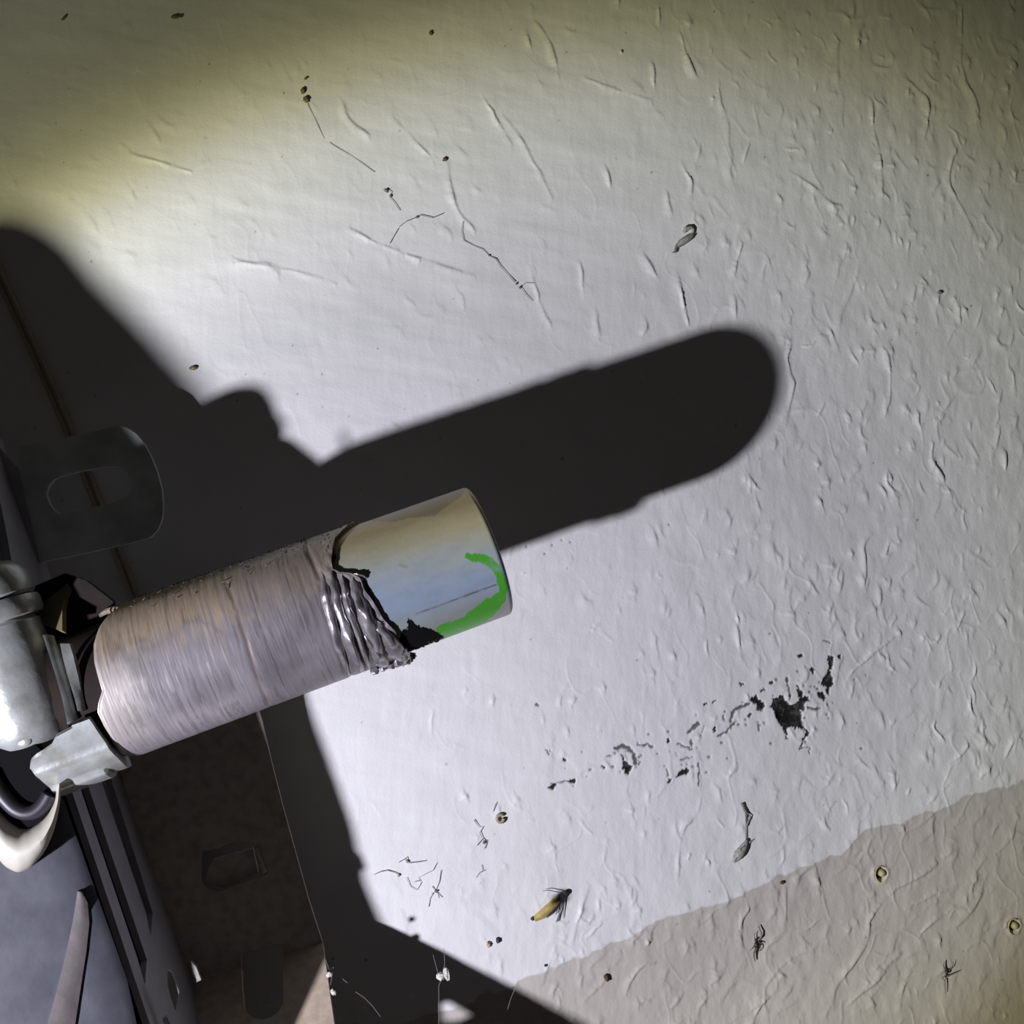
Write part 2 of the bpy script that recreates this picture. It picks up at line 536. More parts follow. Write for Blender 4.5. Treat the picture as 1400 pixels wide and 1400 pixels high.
TR = [[(1315, 0), (1315, 40), (1314, 100), (1328, 125), (1336, 140), (1336, 158)], [(1241, 110), (1252, 122), (1268, 135), (1271, 150), (1268, 170), (1264, 185)],
      [(1192, 140), (1193, 175), (1203, 205), (1205, 245), (1207, 270)], [(1310, 200), (1300, 225), (1296, 250), (1310, 275), (1325, 300), (1335, 325)],
      [(1080, 235), (1105, 250), (1122, 265), (1135, 280), (1150, 281)], [(1146, 55), (1143, 80), (1145, 110)], [(1151, 125), (1152, 172)],
      [(1150, 355), (1142, 382)], [(1080, 430), (1083, 470), (1076, 490), (1080, 510), (1087, 527), (1080, 550), (1075, 578)],
      [(1210, 480), (1218, 505), (1218, 540), (1210, 568)], [(1275, 605), (1273, 630), (1288, 650), (1292, 662)],
      [(1215, 637), (1210, 655), (1222, 672), (1235, 682)], [(1385, 508), (1388, 535)], [(1374, 420), (1378, 440)], [(1367, 582), (1363, 607)],
      [(1374, 618), (1374, 640)], [(1135, 450), (1140, 465), (1145, 474)], [(1170, 380), (1160, 410), (1150, 425), (1148, 442)], [(1310, 408), (1313, 438)],
      [(1192, 730), (1181, 740), (1181, 760), (1183, 785), (1180, 800), (1184, 810)], [(1217, 733), (1212, 757)], [(1250, 775), (1233, 787)],
      [(1106, 790), (1113, 805), (1120, 811)], [(1152, 783), (1150, 800), (1145, 810)], [(1328, 943), (1326, 965), (1333, 982)],
      [(1345, 985), (1343, 1000), (1350, 1015), (1358, 1024)], [(1386, 1012), (1375, 1037)], [(1280, 985), (1276, 995), (1291, 1012)],
      [(1188, 950), (1193, 965), (1205, 975), (1208, 992)], [(1325, 1018), (1312, 1035), (1299, 1043)], [(1319, 838), (1309, 858)], [(1365, 836), (1375, 852)],
      [(1187, 1232), (1190, 1260), (1186, 1290), (1170, 1315), (1150, 1340), (1138, 1357), (1140, 1388)], [(1227, 1213), (1200, 1240), (1189, 1262)],
      [(1302, 1164), (1270, 1190), (1240, 1208), (1225, 1216)], [(1347, 1199), (1320, 1210), (1290, 1215), (1270, 1228), (1240, 1240), (1215, 1258), (1193, 1273)],
      [(1345, 1208), (1340, 1230), (1325, 1250), (1309, 1267)], [(1254, 1288), (1265, 1270), (1287, 1253)], [(1232, 1308), (1210, 1325), (1200, 1340), (1180, 1355), (1158, 1377)],
      [(1262, 1328), (1240, 1340), (1232, 1360), (1230, 1378)], [(1132, 1289), (1100, 1300), (1075, 1315), (1060, 1330), (1048, 1347)],
      [(1075, 1215), (1074, 1250), (1075, 1268), (1053, 1287)], [(1115, 1183), (1117, 1200), (1120, 1212)], [(1088, 1202), (1100, 1190), (1112, 1181)],
      [(1183, 1166), (1169, 1187)], [(1391, 1118), (1385, 1140), (1375, 1155), (1363, 1167)], [(955, 1045), (955, 1075), (958, 1090), (955, 1110), (948, 1122), (935, 1130), (932, 1150), (928, 1175), (926, 1203)],
      [(804, 1212), (795, 1245), (787, 1270), (783, 1288)], [(977, 1238), (972, 1255), (976, 1275), (973, 1282)], [(1020, 1228), (1026, 1243), (1014, 1255), (1014, 1280), (1015, 1298)],
      [(863, 1213), (864, 1232)], [(897, 1314), (870, 1325), (856, 1358)], [(1052, 1363), (1035, 1380), (1030, 1400)],
      [(724, 365), (735, 400), (742, 425), (752, 443)], [(795, 362), (798, 402)], [(817, 428), (819, 458)], [(880, 433), (885, 450), (878, 460)], [(1014, 333), (1004, 372)],
      [(1005, 408), (1006, 432)], [(927, 373), (933, 405), (941, 443)], [(883, 352), (898, 377)], [(718, 38), (726, 65)], [(735, 32), (750, 55), (760, 80), (764, 104)],
      [(900, 0), (902, 32)], [(930, 48), (940, 80), (948, 100), (957, 109)], [(980, 108), (985, 140), (995, 165), (997, 190), (999, 215), (998, 235), (1001, 246)],
      [(829, 232), (834, 254)], [(912, 263), (917, 298)], [(934, 226), (947, 250), (945, 268)], [(892, 88), (895, 122)], [(803, 108), (830, 118), (860, 128), (890, 138)],
      [(890, 720), (898, 740)], [(1160, 925), (1180, 905), (1210, 880), (1240, 860)], [(895, 870), (898, 890), (902, 912)], [(1008, 855), (1010, 880), (1014, 900)],
      [(1006, 830), (1010, 850)], [(540, 165), (560, 185), (590, 215)], [(660, 130), (680, 165), (700, 200)], [(690, 160), (712, 190), (740, 240), (755, 270)],
      [(610, 215), (615, 250), (625, 290), (650, 315)], [(470, 140), (476, 165), (505, 185)], [(480, 315), (520, 335), (560, 350), (600, 362), (650, 378)],
      [(320, 355), (370, 365), (410, 372), (460, 388)], [(180, 210), (230, 225), (262, 235)], [(320, 360), (380, 360), (380, 378)]]
for t in TR:
    stroke([wmm(*p) for p in t], 0.00036 * random.uniform(0.75, 1.2), 0.00050)
for _ in range(2700):
    px = random.uniform(-60, 1460); py = random.uniform(-60, 1460)
    rw = float(sstep(620, 1150, np.float64(px + 0.25 * py - 150)))
    ey = float(np.interp(px, be[:, 0], be[:, 1]))
    bg = py > ey and px > 500
    if random.random() > (0.34 + 0.60 * rw if not bg else 0.95):
        continue
    if bg:
        a = math.radians(random.gauss(128, 22))
    elif px < 760 and py < 460:
        a = math.radians(random.gauss(52, 16))
    elif py < 350:
        a = math.radians(random.gauss(72, 22))
    else:
        a = math.radians(random.gauss(92, 22))
    if not bg and px < 1050 and py > 830 and random.random() < 0.55:
        continue
    L = random.uniform(10, 46) * (0.8 if not bg else 1.25)
    n = 6
    pts = []
    x, y = px, py
    curve = random.gauss(0, 0.16)
    for k in range(n):
        pts.append(wmm(x, y))
        x += math.cos(a) * L / n; y += math.sin(a) * L / n
        a += curve + random.gauss(0, 0.16)
    s = 0.40 + 0.60 * rw if not bg else 0.85
    stroke(pts, random.uniform(0.00006, 0.00031) * s, random.uniform(0.00032, 0.0008) * (1.0 if rw > 0.3 else 1.7))
for _ in range(700):                                   # knobs and short drips of paint
    px = random.uniform(500, 1440); py = random.uniform(-40, 1440)
    if random.random() > float(sstep(650, 1250, np.float64(px + 0.3 * py - 150))):
        continue
    a = random.gauss(0, 2.0); L = random.uniform(3, 9)
    stroke([wmm(px, py), wmm(px + a, py + L)], random.uniform(0.00012, 0.00036), random.uniform(0.0005, 0.0009))

# paint colours
WHITE = np.array([0.80, 0.795, 0.79]); BEIGE = np.array([0.57, 0.525, 0.48])
cvar = 1 + 0.03 * fbm(MMX, MMZ, 0.09, 3, 60)
COLW = WHITE[None, None] * (1 - beige[..., None]) + BEIGE[None, None] * beige[..., None]
COLW = (COLW * cvar[..., None]).astype(np.float32)
H -= (0.00012 * beige).astype(np.float32)

# chipped, mould-black damage
zo = lambda L, s, ox, oy: [(ox + x / s, oy + y / s) for x, y in L]
A_ = lambda L: zo(L, 9.3333, 1020, 880)
B_ = lambda L: zo(L, 3.0435, 720, 860)
POLY = [A_([(330, 680), (350, 730), (310, 800), (370, 870), (380, 960), (430, 1010), (490, 1120), (530, 1230), (540, 1240), (515, 1130), (530, 1080), (600, 1060), (640, 1100), (650, 1050), (740, 1100), (770, 1140), (700, 1300), (690, 1350), (720, 1320), (760, 1190), (830, 1140), (770, 1100), (710, 1030), (720, 920), (700, 850), (750, 850), (740, 780), (800, 720), (790, 660), (730, 680), (710, 600), (660, 520), (640, 530), (670, 640), (690, 700), (640, 760), (570, 780), (500, 720), (470, 660), (430, 660), (390, 710)]),
        A_([(990, 190), (1030, 205), (1060, 160), (1120, 160), (1110, 280), (1080, 320), (1105, 400), (1120, 510), (1070, 550), (1050, 660), (1020, 640), (1030, 560), (970, 500), (1000, 420), (1040, 350), (1070, 280), (1040, 210)]),
        A_([(900, 630), (980, 610), (1020, 690), (1000, 730), (950, 700)]), A_([(290, 480), (320, 465), (352, 495), (330, 522), (295, 515)]),
        A_([(170, 610), (240, 550), (250, 580), (200, 630)]), A_([(60, 720), (130, 640), (160, 690), (260, 800), (200, 860), (130, 840), (150, 780), (80, 750)]),
        A_([(10, 930), (60, 870), (80, 910), (40, 950)]), A_([(800, 330), (850, 290), (890, 330), (850, 400), (838, 370)]),
        B_([(395, 520), (410, 545), (440, 575), (430, 600), (415, 605), (400, 580)]), B_([(622, 612), (640, 590), (670, 580), (680, 590), (655, 608), (630, 615)]),
        B_([(583, 455), (600, 455), (600, 470), (585, 472)]), B_([(585, 628), (605, 625), (598, 640), (588, 642)]), B_([(765, 308), (785, 295), (790, 300), (775, 313)]),
        B_([(735, 312), (750, 306), (757, 312), (742, 317)]), B_([(889, 222), (902, 222), (904, 232), (893, 233)]), B_([(778, 405), (790, 405), (788, 425), (778, 430)]),
        B_([(153, 536), (166, 538), (165, 550), (155, 551)]), B_([(92, 660), (110, 642), (122, 645), (112, 668), (98, 668)]), B_([(170, 632), (200, 620), (206, 645), (185, 642)]),
        B_([(312, 562), (325, 570), (335, 580), (322, 584)]), [(1092, 896), (1096, 893), (1099, 898), (1094, 901)], [(1145, 896), (1149, 894), (1150, 899), (1147, 902)]]
PATH = [(A_([(520, 440), (545, 600), (570, 690)]), 2.4), (A_([(800, 820), (880, 840), (940, 820)]), 3.2), (B_([(372, 497), (400, 485), (430, 497), (450, 525), (456, 562)]), 4.2),
        (B_([(850, 380), (862, 340), (900, 320), (925, 312)]), 3.6), (B_([(800, 445), (830, 430), (862, 393)]), 3.0), (B_([(675, 428), (690, 415), (716, 392)]), 3.4),
        (B_([(733, 430), (740, 405)]), 1.6), (B_([(462, 478), (490, 487), (508, 480), (525, 492)]), 2.4), (B_([(630, 478), (662, 488), (690, 502)]), 1.8), (B_([(684, 460), (688, 490)]), 2.0),
        (B_([(334, 530), (358, 526)]), 1.6), (B_([(82, 500), (92, 522)]), 1.9), (B_([(42, 313), (52, 320)]), 2.2), (B_([(110, 655), (128, 643), (165, 633)]), 1.4),
        (B_([(716, 560), (719, 590), (715, 650)]), 1.8), (B_([(896, 722), (915, 760), (938, 785)]), 1.4), (B_([(1238, 50), (1262, 56)]), 1.6), (B_([(640, 545), (675, 535)]), 1.6),
        (B_([(585, 585), (588, 612)]), 1.6), (A_([(690, 1340), (810, 1320), (810, 1400)]), 1.2), (B_([(968, 395), (970, 425)]), 1.8), (B_([(820, 360), (824, 380)]), 1.5)]
jx = WPX + 1.5 * vn(WPX, WPY, 0.30, 70); jy = WPY + 1.5 * vn(WPX, WPY, 0.30, 71)
black = np.zeros((nx, nz), np.float32)
reg = (WPX > 690) & (WPX < 1175) & (WPY > 860) & (WPY < 1140)
rx, ry = jx[reg], jy[reg]
acc = np.zeros(rx.shape, np.float32)
for p in POLY:
    acc = np.maximum(acc, inside(p, rx, ry).astype(np.float32))
for p, wd in PATH:
    acc = np.maximum(acc, sstep(wd * 0.5 + 0.8, wd * 0.5 - 0.5, pathdist(p, rx, ry)).astype(np.float32) * 0.85)
black[reg] = acc
# loose mould flecks around the chips
for (cx, cy, n, s) in [(1080, 970, 26, 42), (1000, 985, 16, 34), (870, 1030, 22, 34), (940, 1040, 12, 26), (1120, 930, 14, 22), (770, 1060, 6, 26)]:
    for _ in range(n):
        fx, fy = cx + random.gauss(0, s), cy + random.gauss(0, s * 0.4) - (0.33 * 0)
        r = random.uniform(0.8, 2.0)
        d = np.hypot((WPX - fx) * 0.9, WPY - fy)
        black = np.maximum(black, sstep(r + 0.7, r - 0.7, d).astype(np.float32) * 0.7)
for (bx, by) in [(755, 745), (768, 738), (745, 757), (720, 747), (780, 741), (915, 717), (1053, 866), (735, 962), (752, 1027), (772, 1038)]:
    d = np.hypot(WPX - bx, WPY - by)
    black = np.maximum(black, sstep(2.0, 0.8, d).astype(np.float32) * 0.7)
core = black * sstep(-0.25, 0.25, fbm(MMX, MMZ, 1.3, 3, 81) + 0.28)
bc = np.array([0.012, 0.012, 0.011]); gc = np.array([0.075, 0.075, 0.068])
COLB = gc[None, None] * (1 - core[..., None]) + bc[None, None] * core[..., None]
COLW = COLW * (1 - black[..., None]) + COLB * black[..., None]
H -= 0.00032 * black
mh = inside(POLY[0], jx, jy) if False else None
d = np.hypot((WPX - 1082) / 1.0, (WPY - 972))
H -= (0.0008 * black * sstep(24, 6, d)).astype(np.float32)
# faint yellow-grey tide mark round the worst chip, fly specks
sp_x = rng.uniform(0, 1400, 170); sp_y = rng.uniform(0, 1400, 170)
tiny = np.zeros((nx, nz), np.float32)
for a, b in zip(sp_x, sp_y):
    m = (np.abs(WPX - a) < 4) & (np.abs(WPY - b) < 4)
    r = random.uniform(0.7, 1.5)
    tiny[m] = np.maximum(tiny[m], sstep(r + 0.6, r - 0.5, np.hypot(WPX[m] - a, WPY[m] - b)) * random.uniform(0.25, 0.75))
COLW = COLW * (1 - tiny[..., None]) + np.array([0.06, 0.05, 0.035])[None, None] * tiny[..., None]

# the two drill holes with wall plugs: a broken rim and a bore
for (hx, hy, rr) in [(1204, 1195, 7.6), (1386, 1266, 7.2)]:
    d = np.hypot((WPX - hx) * 1.12, WPY - hy) + 1.0 * vn(WPX, WPY, 0.25, 90)
    bore = sstep(rr + 1.5, rr - 2.0, d)
    rim = np.exp(-((d - rr - 3.5) / 3.0) ** 2)
    H += (0.00022 * rim - 0.0030 * bore).astype(np.float32)
    COLW = COLW * (1 - 0.5 * rim[..., None]) + np.array([0.62, 0.57, 0.43])[None, None] * 0.5 * rim[..., None]
    COLW = COLW * (1 - bore[..., None]) + np.array([0.06, 0.045, 0.02])[None, None] * bore[..., None]
# edge fade to the flat outer wall
ef = np.minimum.reduce([GX - X0, X0 + (nx - 1) * STEP - GX, GZ - Z0, Z0 + (nz - 1) * STEP - GZ])
H *= sstep(0, 0.006, ef)

# fine blocks where the wall shows, coarse blocks elsewhere
bxc = (X0 + (np.arange(NXB) + 0.5) * BL * STEP)[:, None] * np.ones((1, NZB))
bzc = (Z0 + (np.arange(NZB) + 0.5) * BL * STEP)[None, :] * np.ones((NXB, 1))
bpx, bpy_ = gpx(bxc, bzc)
fine = (bpx > -30) & (bpx < 1430) & (bpy_ > -30) & (bpy_ < 1430)
fpad = np.zeros((NXB + 2, NZB + 2), bool); fpad[1:-1, 1:-1] = fine
K = np.arange(nx) // BL; Kz = np.arange(nz) // BL
Hx = H.copy(); Hz = H.copy()
tx = (np.arange(nx) % BL) / BL; tz = (np.arange(nz) % BL) / BL
xi0 = np.minimum(K * BL, nx - 1); xi1 = np.minimum(xi0 + BL, nx - 1)
zi0 = np.minimum(Kz * BL, nz - 1); zi1 = np.minimum(zi0 + BL, nz - 1)
Hx = H[xi0] * (1 - tx)[:, None] + H[xi1] * tx[:, None]
Hz = H[:, zi0] * (1 - tz)[None] + H[:, zi1] * tz[None]
H2 = H.copy()
for bi in range(NXB):
    for bj in range(NZB):
        if not fine[bi, bj]:
            continue
        s_i = slice(bi * BL, bi * BL + BL + 1); s_j = slice(bj * BL, bj * BL + BL + 1)
        if not fpad[bi + 1, bj]: H2[s_i, bj * BL] = Hx[s_i, bj * BL]
        if not fpad[bi + 1, bj + 2]: H2[s_i, bj * BL + BL] = Hx[s_i, bj * BL + BL]
        if not fpad[bi, bj + 1]: H2[bi * BL, s_j] = Hz[bi * BL, s_j]
        if not fpad[bi + 2, bj + 1]: H2[bi * BL + BL, s_j] = Hz[bi * BL + BL, s_j]
H = H2
ids = np.arange(nx * nz).reshape(nx, nz)
fm = np.repeat(np.repeat(fine, BL, 0), BL, 1)
fi, fj = np.nonzero(fm)
Q1 = np.stack([ids[fi, fj], ids[fi + 1, fj], ids[fi + 1, fj + 1], ids[fi, fj + 1]], 1)
ci, cj = np.nonzero(~fine)
Q2 = np.stack([ids[ci * BL, cj * BL], ids[ci * BL + BL, cj * BL], ids[ci * BL + BL, cj * BL + BL], ids[ci * BL, cj * BL + BL]], 1)
Q = np.concatenate([Q1, Q2])
used = np.unique(Q)
remap = np.full(nx * nz, -1, np.int64); remap[used] = np.arange(len(used))
V = np.stack([GX.ravel()[used], -H.ravel()[used], GZ.ravel()[used]], 1)
CW = COLW.reshape(-1, 3)[used]
Q = remap[Q]
# flat surround
ox = [-1.2, X0, X0 + (nx - 1) * STEP, 1.2]; oz = [-1.0, Z0, Z0 + (nz - 1) * STEP, 1.2]
nv0 = len(V)
V = np.concatenate([V, np.array([(a, 0, b) for a in ox for b in oz])])
CW = np.concatenate([CW, np.array([BEIGE if (b < -0.15) else WHITE for a in ox for b in oz])])
Q3 = [(nv0 + i * 4 + j, nv0 + (i + 1) * 4 + j, nv0 + (i + 1) * 4 + j + 1, nv0 + i * 4 + j + 1) for i in range(3) for j in range(3) if not (i == 1 and j == 1)]
Q = np.concatenate([Q, np.array(Q3)])
wall = quad_mesh('wall_back', V, Q, M_WALL, None, CW)
tag(wall, 'white trowelled wall with a beige band across its lower right corner', None, None, 'structure')
del GX, GZ, MMX, MMZ, H2, Hx, Hz


# ================================================================== THE SHAFT
def px_to_cyl_path(pts, R):
    return sorted([on_cyl(x, y, R)[::-1] for x, y in pts])       # (phi, x) by phi


R_SL = RS + 0.00042
left_px = [(160, 832), (148, 838), (135, 855), (127, 880), (128, 905), (134, 928), (139, 945), (134, 962), (133, 975), (141, 992), (155, 1018), (168, 1034)]
right_px = [(458, 737), (455, 750), (453, 765), (455, 778), (466, 783), (480, 784), (492, 790), (498, 806), (510, 822), (516, 832), (524, 846), (540, 862), (546, 880), (556, 894), (562, 905)]
LB = px_to_cyl_path(left_px, R_SL); RB = px_to_cyl_path(right_px, R_SL)
x_left = np.mean([b for a, b in LB]); x_right = np.mean([b for a, b in RB[:4]])


def boundary(ph, B, default):
    a = [p for p, _ in B]; b = [x for _, x in B]
    a = [-math.pi] + [a[0] - 0.5] + a + [a[-1] + 0.5] + [math.pi]
    b = [default, default] + b + [default, default]
    return np.interp(ph, a, b)


shaft = thing('steel_shaft', 'steel shaft with a plated end and a torn ground sleeve pointing across the white wall', 'shaft', (XT, AY, AZ))
# --- ground sleeve (outer surface, torn right rim, inner return)
NU, NV = 520, 300
ph = (np.arange(NV) / NV) * 2 * math.pi - math.pi
xl = boundary(ph, LB, x_left); xr = boundary(ph, RB, x_right)
s = np.linspace(0, 1, NU)
PX_ = xl[None] * (1 - s[:, None]) + xr[None] * s[:, None]
PH_ = np.broadcast_to(ph[None], PX_.shape)
mmx = PX_ * 1000; arcl = PH_ * RS * 1000
rad = R_SL + 0.000011 * vn(mmx, arcl * 0.06, 1.6, 3) + 0.000008 * vn(mmx, arcl * 0.12, 4.0, 4)
dist_r = xr[None] - PX_
tear = sstep(0.0035, 0.0, dist_r)
rad = rad + tear * (0.00028 * fbm(mmx, arcl, 0.9, 3, 9) + 0.00018)
dist_l = PX_ - xl[None]
rad = rad - 0.00035 * sstep(0.0006, 0, dist_l)
# the two turned grooves that cross the ground length


def groove_from_px(pts):
    B = px_to_cyl_path(pts, R_SL)
    return boundary(ph, B, np.mean([x for _, x in B]))


g1 = groove_from_px([(415, 742), (425, 762), (437, 790), (448, 840), (458, 872), (470, 905), (477, 921)])
g2 = groove_from_px([(303, 780), (318, 820), (335, 870), (350, 920), (362, 950), (368, 965)])
gd1 = np.abs(PX_ - g1[None]); gd2 = np.abs(PX_ - g2[None])
rad = rad - 0.00018 * np.exp(-(gd1 / 0.0005) ** 2) - 0.00008 * np.exp(-(gd2 / 0.0004) ** 2)
VV = np.stack([PX_, AY - rad * np.cos(PH_), AZ + rad * np.sin(PH_)], -1)
# colours: scratched grey, brown above, old creamy plating at the left rim
streak = 0.55 * vn(mmx, arcl * 0.03, 3.3, 11) + 0.35 * vn(mmx, arcl * 0.10, 7.0, 12) + 0.2 * vn(mmx * 2, arcl * 0.2, 6.0, 13)
base = np.array([0.335, 0.31, 0.335])
c = base[None, None] * (1 + 0.13 * streak[..., None])
dull = sstep(0.1, 0.7, fbm(mmx * 0.6, arcl * 0.5, 0.22, 3, 15) + 0.25 * streak + 0.18)
c = c * (1 - 0.33 * dull[..., None])
smoothzone = sstep(0.018, 0.006, np.abs(PX_ - (g1[None] - 0.004)))
top_brown = sstep(0.08, 0.62, PH_ + 0.22 * fbm(mmx, arcl, 0.35, 3, 17) + 0.16 * streak) * sstep(1.9, 1.4, PH_)
brown = np.array([0.50, 0.395, 0.275])  # lightened in the colour so the dim top looks lit
c = c * (1 - 0.24 * smoothzone[..., None])
patch = sstep(-0.05, 0.35, fbm(mmx, arcl, 0.26, 4, 26)) * sstep(-0.15, 0.35, PH_) * sstep(x_left + 0.028, x_left + 0.016, PX_)
c = c * (1 - 0.42 * patch[..., None])
rk = (0.85 * top_brown * (1 - 0.5 * smoothzone))[..., None]
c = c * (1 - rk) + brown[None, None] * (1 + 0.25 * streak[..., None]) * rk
cream = sstep(0.010, 0.002, dist_l + 0.003 * fbm(mmx, arcl, 0.5, 3, 19)) * sstep(0.55, 0.2, PH_) * sstep(-0.95, -0.5, PH_)
ck = (0.8 * cream)[..., None]
c = c * (1 - ck) + np.array([0.50, 0.46, 0.42])[None, None] * ck
red = np.exp(-(gd1 / 0.0006) ** 2) * 0.4 + np.exp(-(gd2 / 0.0005) ** 2) * 0.55 * sstep(-0.2, 0.3, vn(mmx, arcl, 0.4, 20) + 0.2)
c = c * (1 - red[..., None]) + np.array([0.17, 0.11, 0.09])[None, None] * red[..., None]
nicks = sstep(0.50, 0.78, vn(mmx * 1.6, arcl * 0.09, 1.7, 22) + 0.3 * vn(mmx * 2, arcl * 0.3, 3.0, 23))
c = c * (1 - 0.26 * nicks[..., None])
br_ = sstep(0.35, 0.8, vn(mmx * 2.2, arcl * 0.06, 1.9, 27) + 0.3 * vn(mmx * 0.5, arcl * 0.4, 0.8, 28)) * (1 - 0.7 * smoothzone) * sstep(0.7, 0.2, PH_)
c = c * (1 + 0.16 * br_[..., None])
# close the rims with inner returns
inner_r = VV[-1].copy(); inner_l = VV[0].copy()
for arr in (inner_r, inner_l):
    dy = arr[:, 1] - AY; dz = arr[:, 2] - AZ; rr = np.hypot(dy, dz)
    arr[:, 1] = AY + dy / rr * (RS - 0.0006); arr[:, 2] = AZ + dz / rr * (RS - 0.0006)
VV = np.concatenate([inner_l[None], VV, inner_r[None]])
c = np.concatenate([c[:1] * 0.5, c, c[-1:] * 0.7])
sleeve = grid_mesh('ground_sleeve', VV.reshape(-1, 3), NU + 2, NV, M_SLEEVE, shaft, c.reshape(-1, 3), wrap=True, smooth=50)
sleeve['label'] = 'scratched grey ground sleeve, brown along its top'

# --- plated core with rounded end
NUc, NVc = 420, 300
phc = (np.arange(NVc) / NVc) * 2 * math.pi - math.pi
xa = x_right - 0.014
rc = RS - 0.0001
prof = [(xa + (XT - 0.0010 - xa) * k / (NUc - 13), rc) for k in range(NUc - 12)]
prof += [(XT - 0.0010 + 0.0010 * math.sin(q), rc - 0.0010 + 0.0010 * math.cos(q)) for q in np.linspace(0.15, math.pi / 2, 8)]
prof += [(XT, rc * 0.8), (XT, rc * 0.5), (XT, rc * 0.2), (XT, 0.00001)]
prof = np.array(prof)
PXc = np.broadcast_to(prof[:, 0][:, None], (len(prof), NVc)); Rc = np.broadcast_to(prof[:, 1][:, None], PXc.shape)
PHc = np.broadcast_to(phc[None], PXc.shape)
VC = np.stack([PXc, AY - Rc * np.cos(PHc), AZ + Rc * np.sin(PHc)], -1)
q = VC - CAM
dd = q @ Fv
cpx = 700 + FPX * (q @ Rt) / dd; cpy = 700 - FPX * (q @ Up) / dd
front = np.abs(PHc + 0.05) < 1.62
m_x = PXc * 1000; m_a = PHc * RS * 1000
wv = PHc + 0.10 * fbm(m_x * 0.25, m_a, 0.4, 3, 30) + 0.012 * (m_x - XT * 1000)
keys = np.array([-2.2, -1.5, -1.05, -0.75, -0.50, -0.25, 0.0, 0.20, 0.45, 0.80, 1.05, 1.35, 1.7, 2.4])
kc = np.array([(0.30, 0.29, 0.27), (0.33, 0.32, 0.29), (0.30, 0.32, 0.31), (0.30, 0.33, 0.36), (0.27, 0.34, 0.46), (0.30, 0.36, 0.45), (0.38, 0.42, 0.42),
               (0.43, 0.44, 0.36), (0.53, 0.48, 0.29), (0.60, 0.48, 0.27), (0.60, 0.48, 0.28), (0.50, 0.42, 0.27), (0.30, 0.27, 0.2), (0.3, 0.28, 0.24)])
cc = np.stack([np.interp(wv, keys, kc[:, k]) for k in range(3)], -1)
cc = cc * (1 + 0.10 * fbm(m_x * 0.4, m_a, 0.7, 3, 33)[..., None])
gr = sstep(0.1, 0.5, fbm(m_x * 0.5, m_a * 1.2, 0.35, 3, 35)) * sstep(0.1, 0.4, PHc) * sstep(0.9, 0.5, PHc) * sstep(XT - 0.011, XT - 0.004, PXc)
cc = cc * (1 - 0.35 * gr[..., None]) + np.array([0.36, 0.44, 0.25])[None, None] * 0.35 * gr[..., None]
Z6 = lambda L: zo(L, 4.375, 400, 640)
# smeared dull patch along the top
sm = inside(Z6([(480, 320), (620, 320), (700, 300), (850, 285), (920, 230), (1010, 170), (1040, 120), (1000, 110), (830, 190), (620, 255), (480, 300)]), cpx, cpy) & front
cc[sm] = cc[sm] * 0.45 + np.array([0.24, 0.21, 0.17]) * 0.55
# scored seam
dl = pathdist(Z6([(740, 872), (900, 815), (1080, 745), (1215, 698)]), cpx, cpy)
k = (sstep(1.7, 0.5, dl) * front * (0.45 + 0.4 * sstep(-0.3, 0.3, vn(cpx, cpy, 0.12, 36))))[..., None]
cc = cc * (1 - k) + np.array([0.07, 0.06, 0.05]) * k
# brush dab of green marker paint
gj = 1.6 * vn(cpx, cpy, 0.12, 37); 
gp = inside(Z6([(1035, 545), (1040, 515), (1110, 508), (1190, 530), (1240, 590), (1275, 660), (1285, 730), (1270, 800), (1215, 880), (1100, 950), (1000, 990), (920, 1010), (858, 980), (870, 950), (960, 915), (1040, 880), (1110, 820), (1180, 765), (1235, 745), (1225, 660), (1195, 610), (1150, 575), (1090, 560)]), cpx + gj, cpy + gj) & front
gthin = sstep(-0.55, 0.15, fbm(cpx * 0.5 + cpy, cpy - cpx, 0.05, 3, 38) + 0.35 * sstep(775, 800, cpy))
k = (gp * (0.35 + 0.65 * gthin))[..., None]
cc = cc * (1 - k) + np.array([0.075, 0.36, 0.035]) * k
k = ((sstep(3.5, 0.5, pathdist(Z6([(640, 580), (680, 590)]), cpx, cpy)) * front) * 0.5)[..., None]
cc = cc * (1 - k) + np.array([0.28, 0.24, 0.10]) * k
# black scab where the sleeve tore off
bj = 1.8 * vn(cpx, cpy, 0.22, 39)
bp_ = inside(Z6([(690, 895), (715, 915), (740, 945), (820, 960), (860, 985), (915, 1015), (800, 1065), (690, 1110), (640, 1060), (650, 975), (690, 955)]), cpx + bj, cpy + bj) & front
cc[bp_] = (0.02, 0.02, 0.02)
bc2 = (pathdist(Z6([(235, 400), (228, 470), (238, 530), (225, 600)]), cpx + bj, cpy) < 4.5) & front
cc[bc2] = (0.02, 0.017, 0.015)
bc3 = inside(Z6([(425, 640), (455, 700), (480, 770), (505, 820), (470, 815), (430, 760)]), cpx + bj, cpy) & front
cc[bc3] = (0.015, 0.014, 0.014)
core_o = grid_mesh('plated_end', VC.reshape(-1, 3), len(prof), NVc, M_PLATED, shaft, cc.reshape(-1, 3), wrap=True, smooth=60)
core_o['label'] = 'plated end with yellow and blue sheen and a green paint dab'
# length between the sleeve and the clamp, painted dark to imitate shade
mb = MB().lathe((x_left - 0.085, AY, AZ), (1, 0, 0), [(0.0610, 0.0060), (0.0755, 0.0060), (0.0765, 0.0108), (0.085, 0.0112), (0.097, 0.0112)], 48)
o = mb.build('bare_neck', M_SHADESTEEL, shaft); o['label'] = 'neck of the shaft, coloured dark as if in shade'

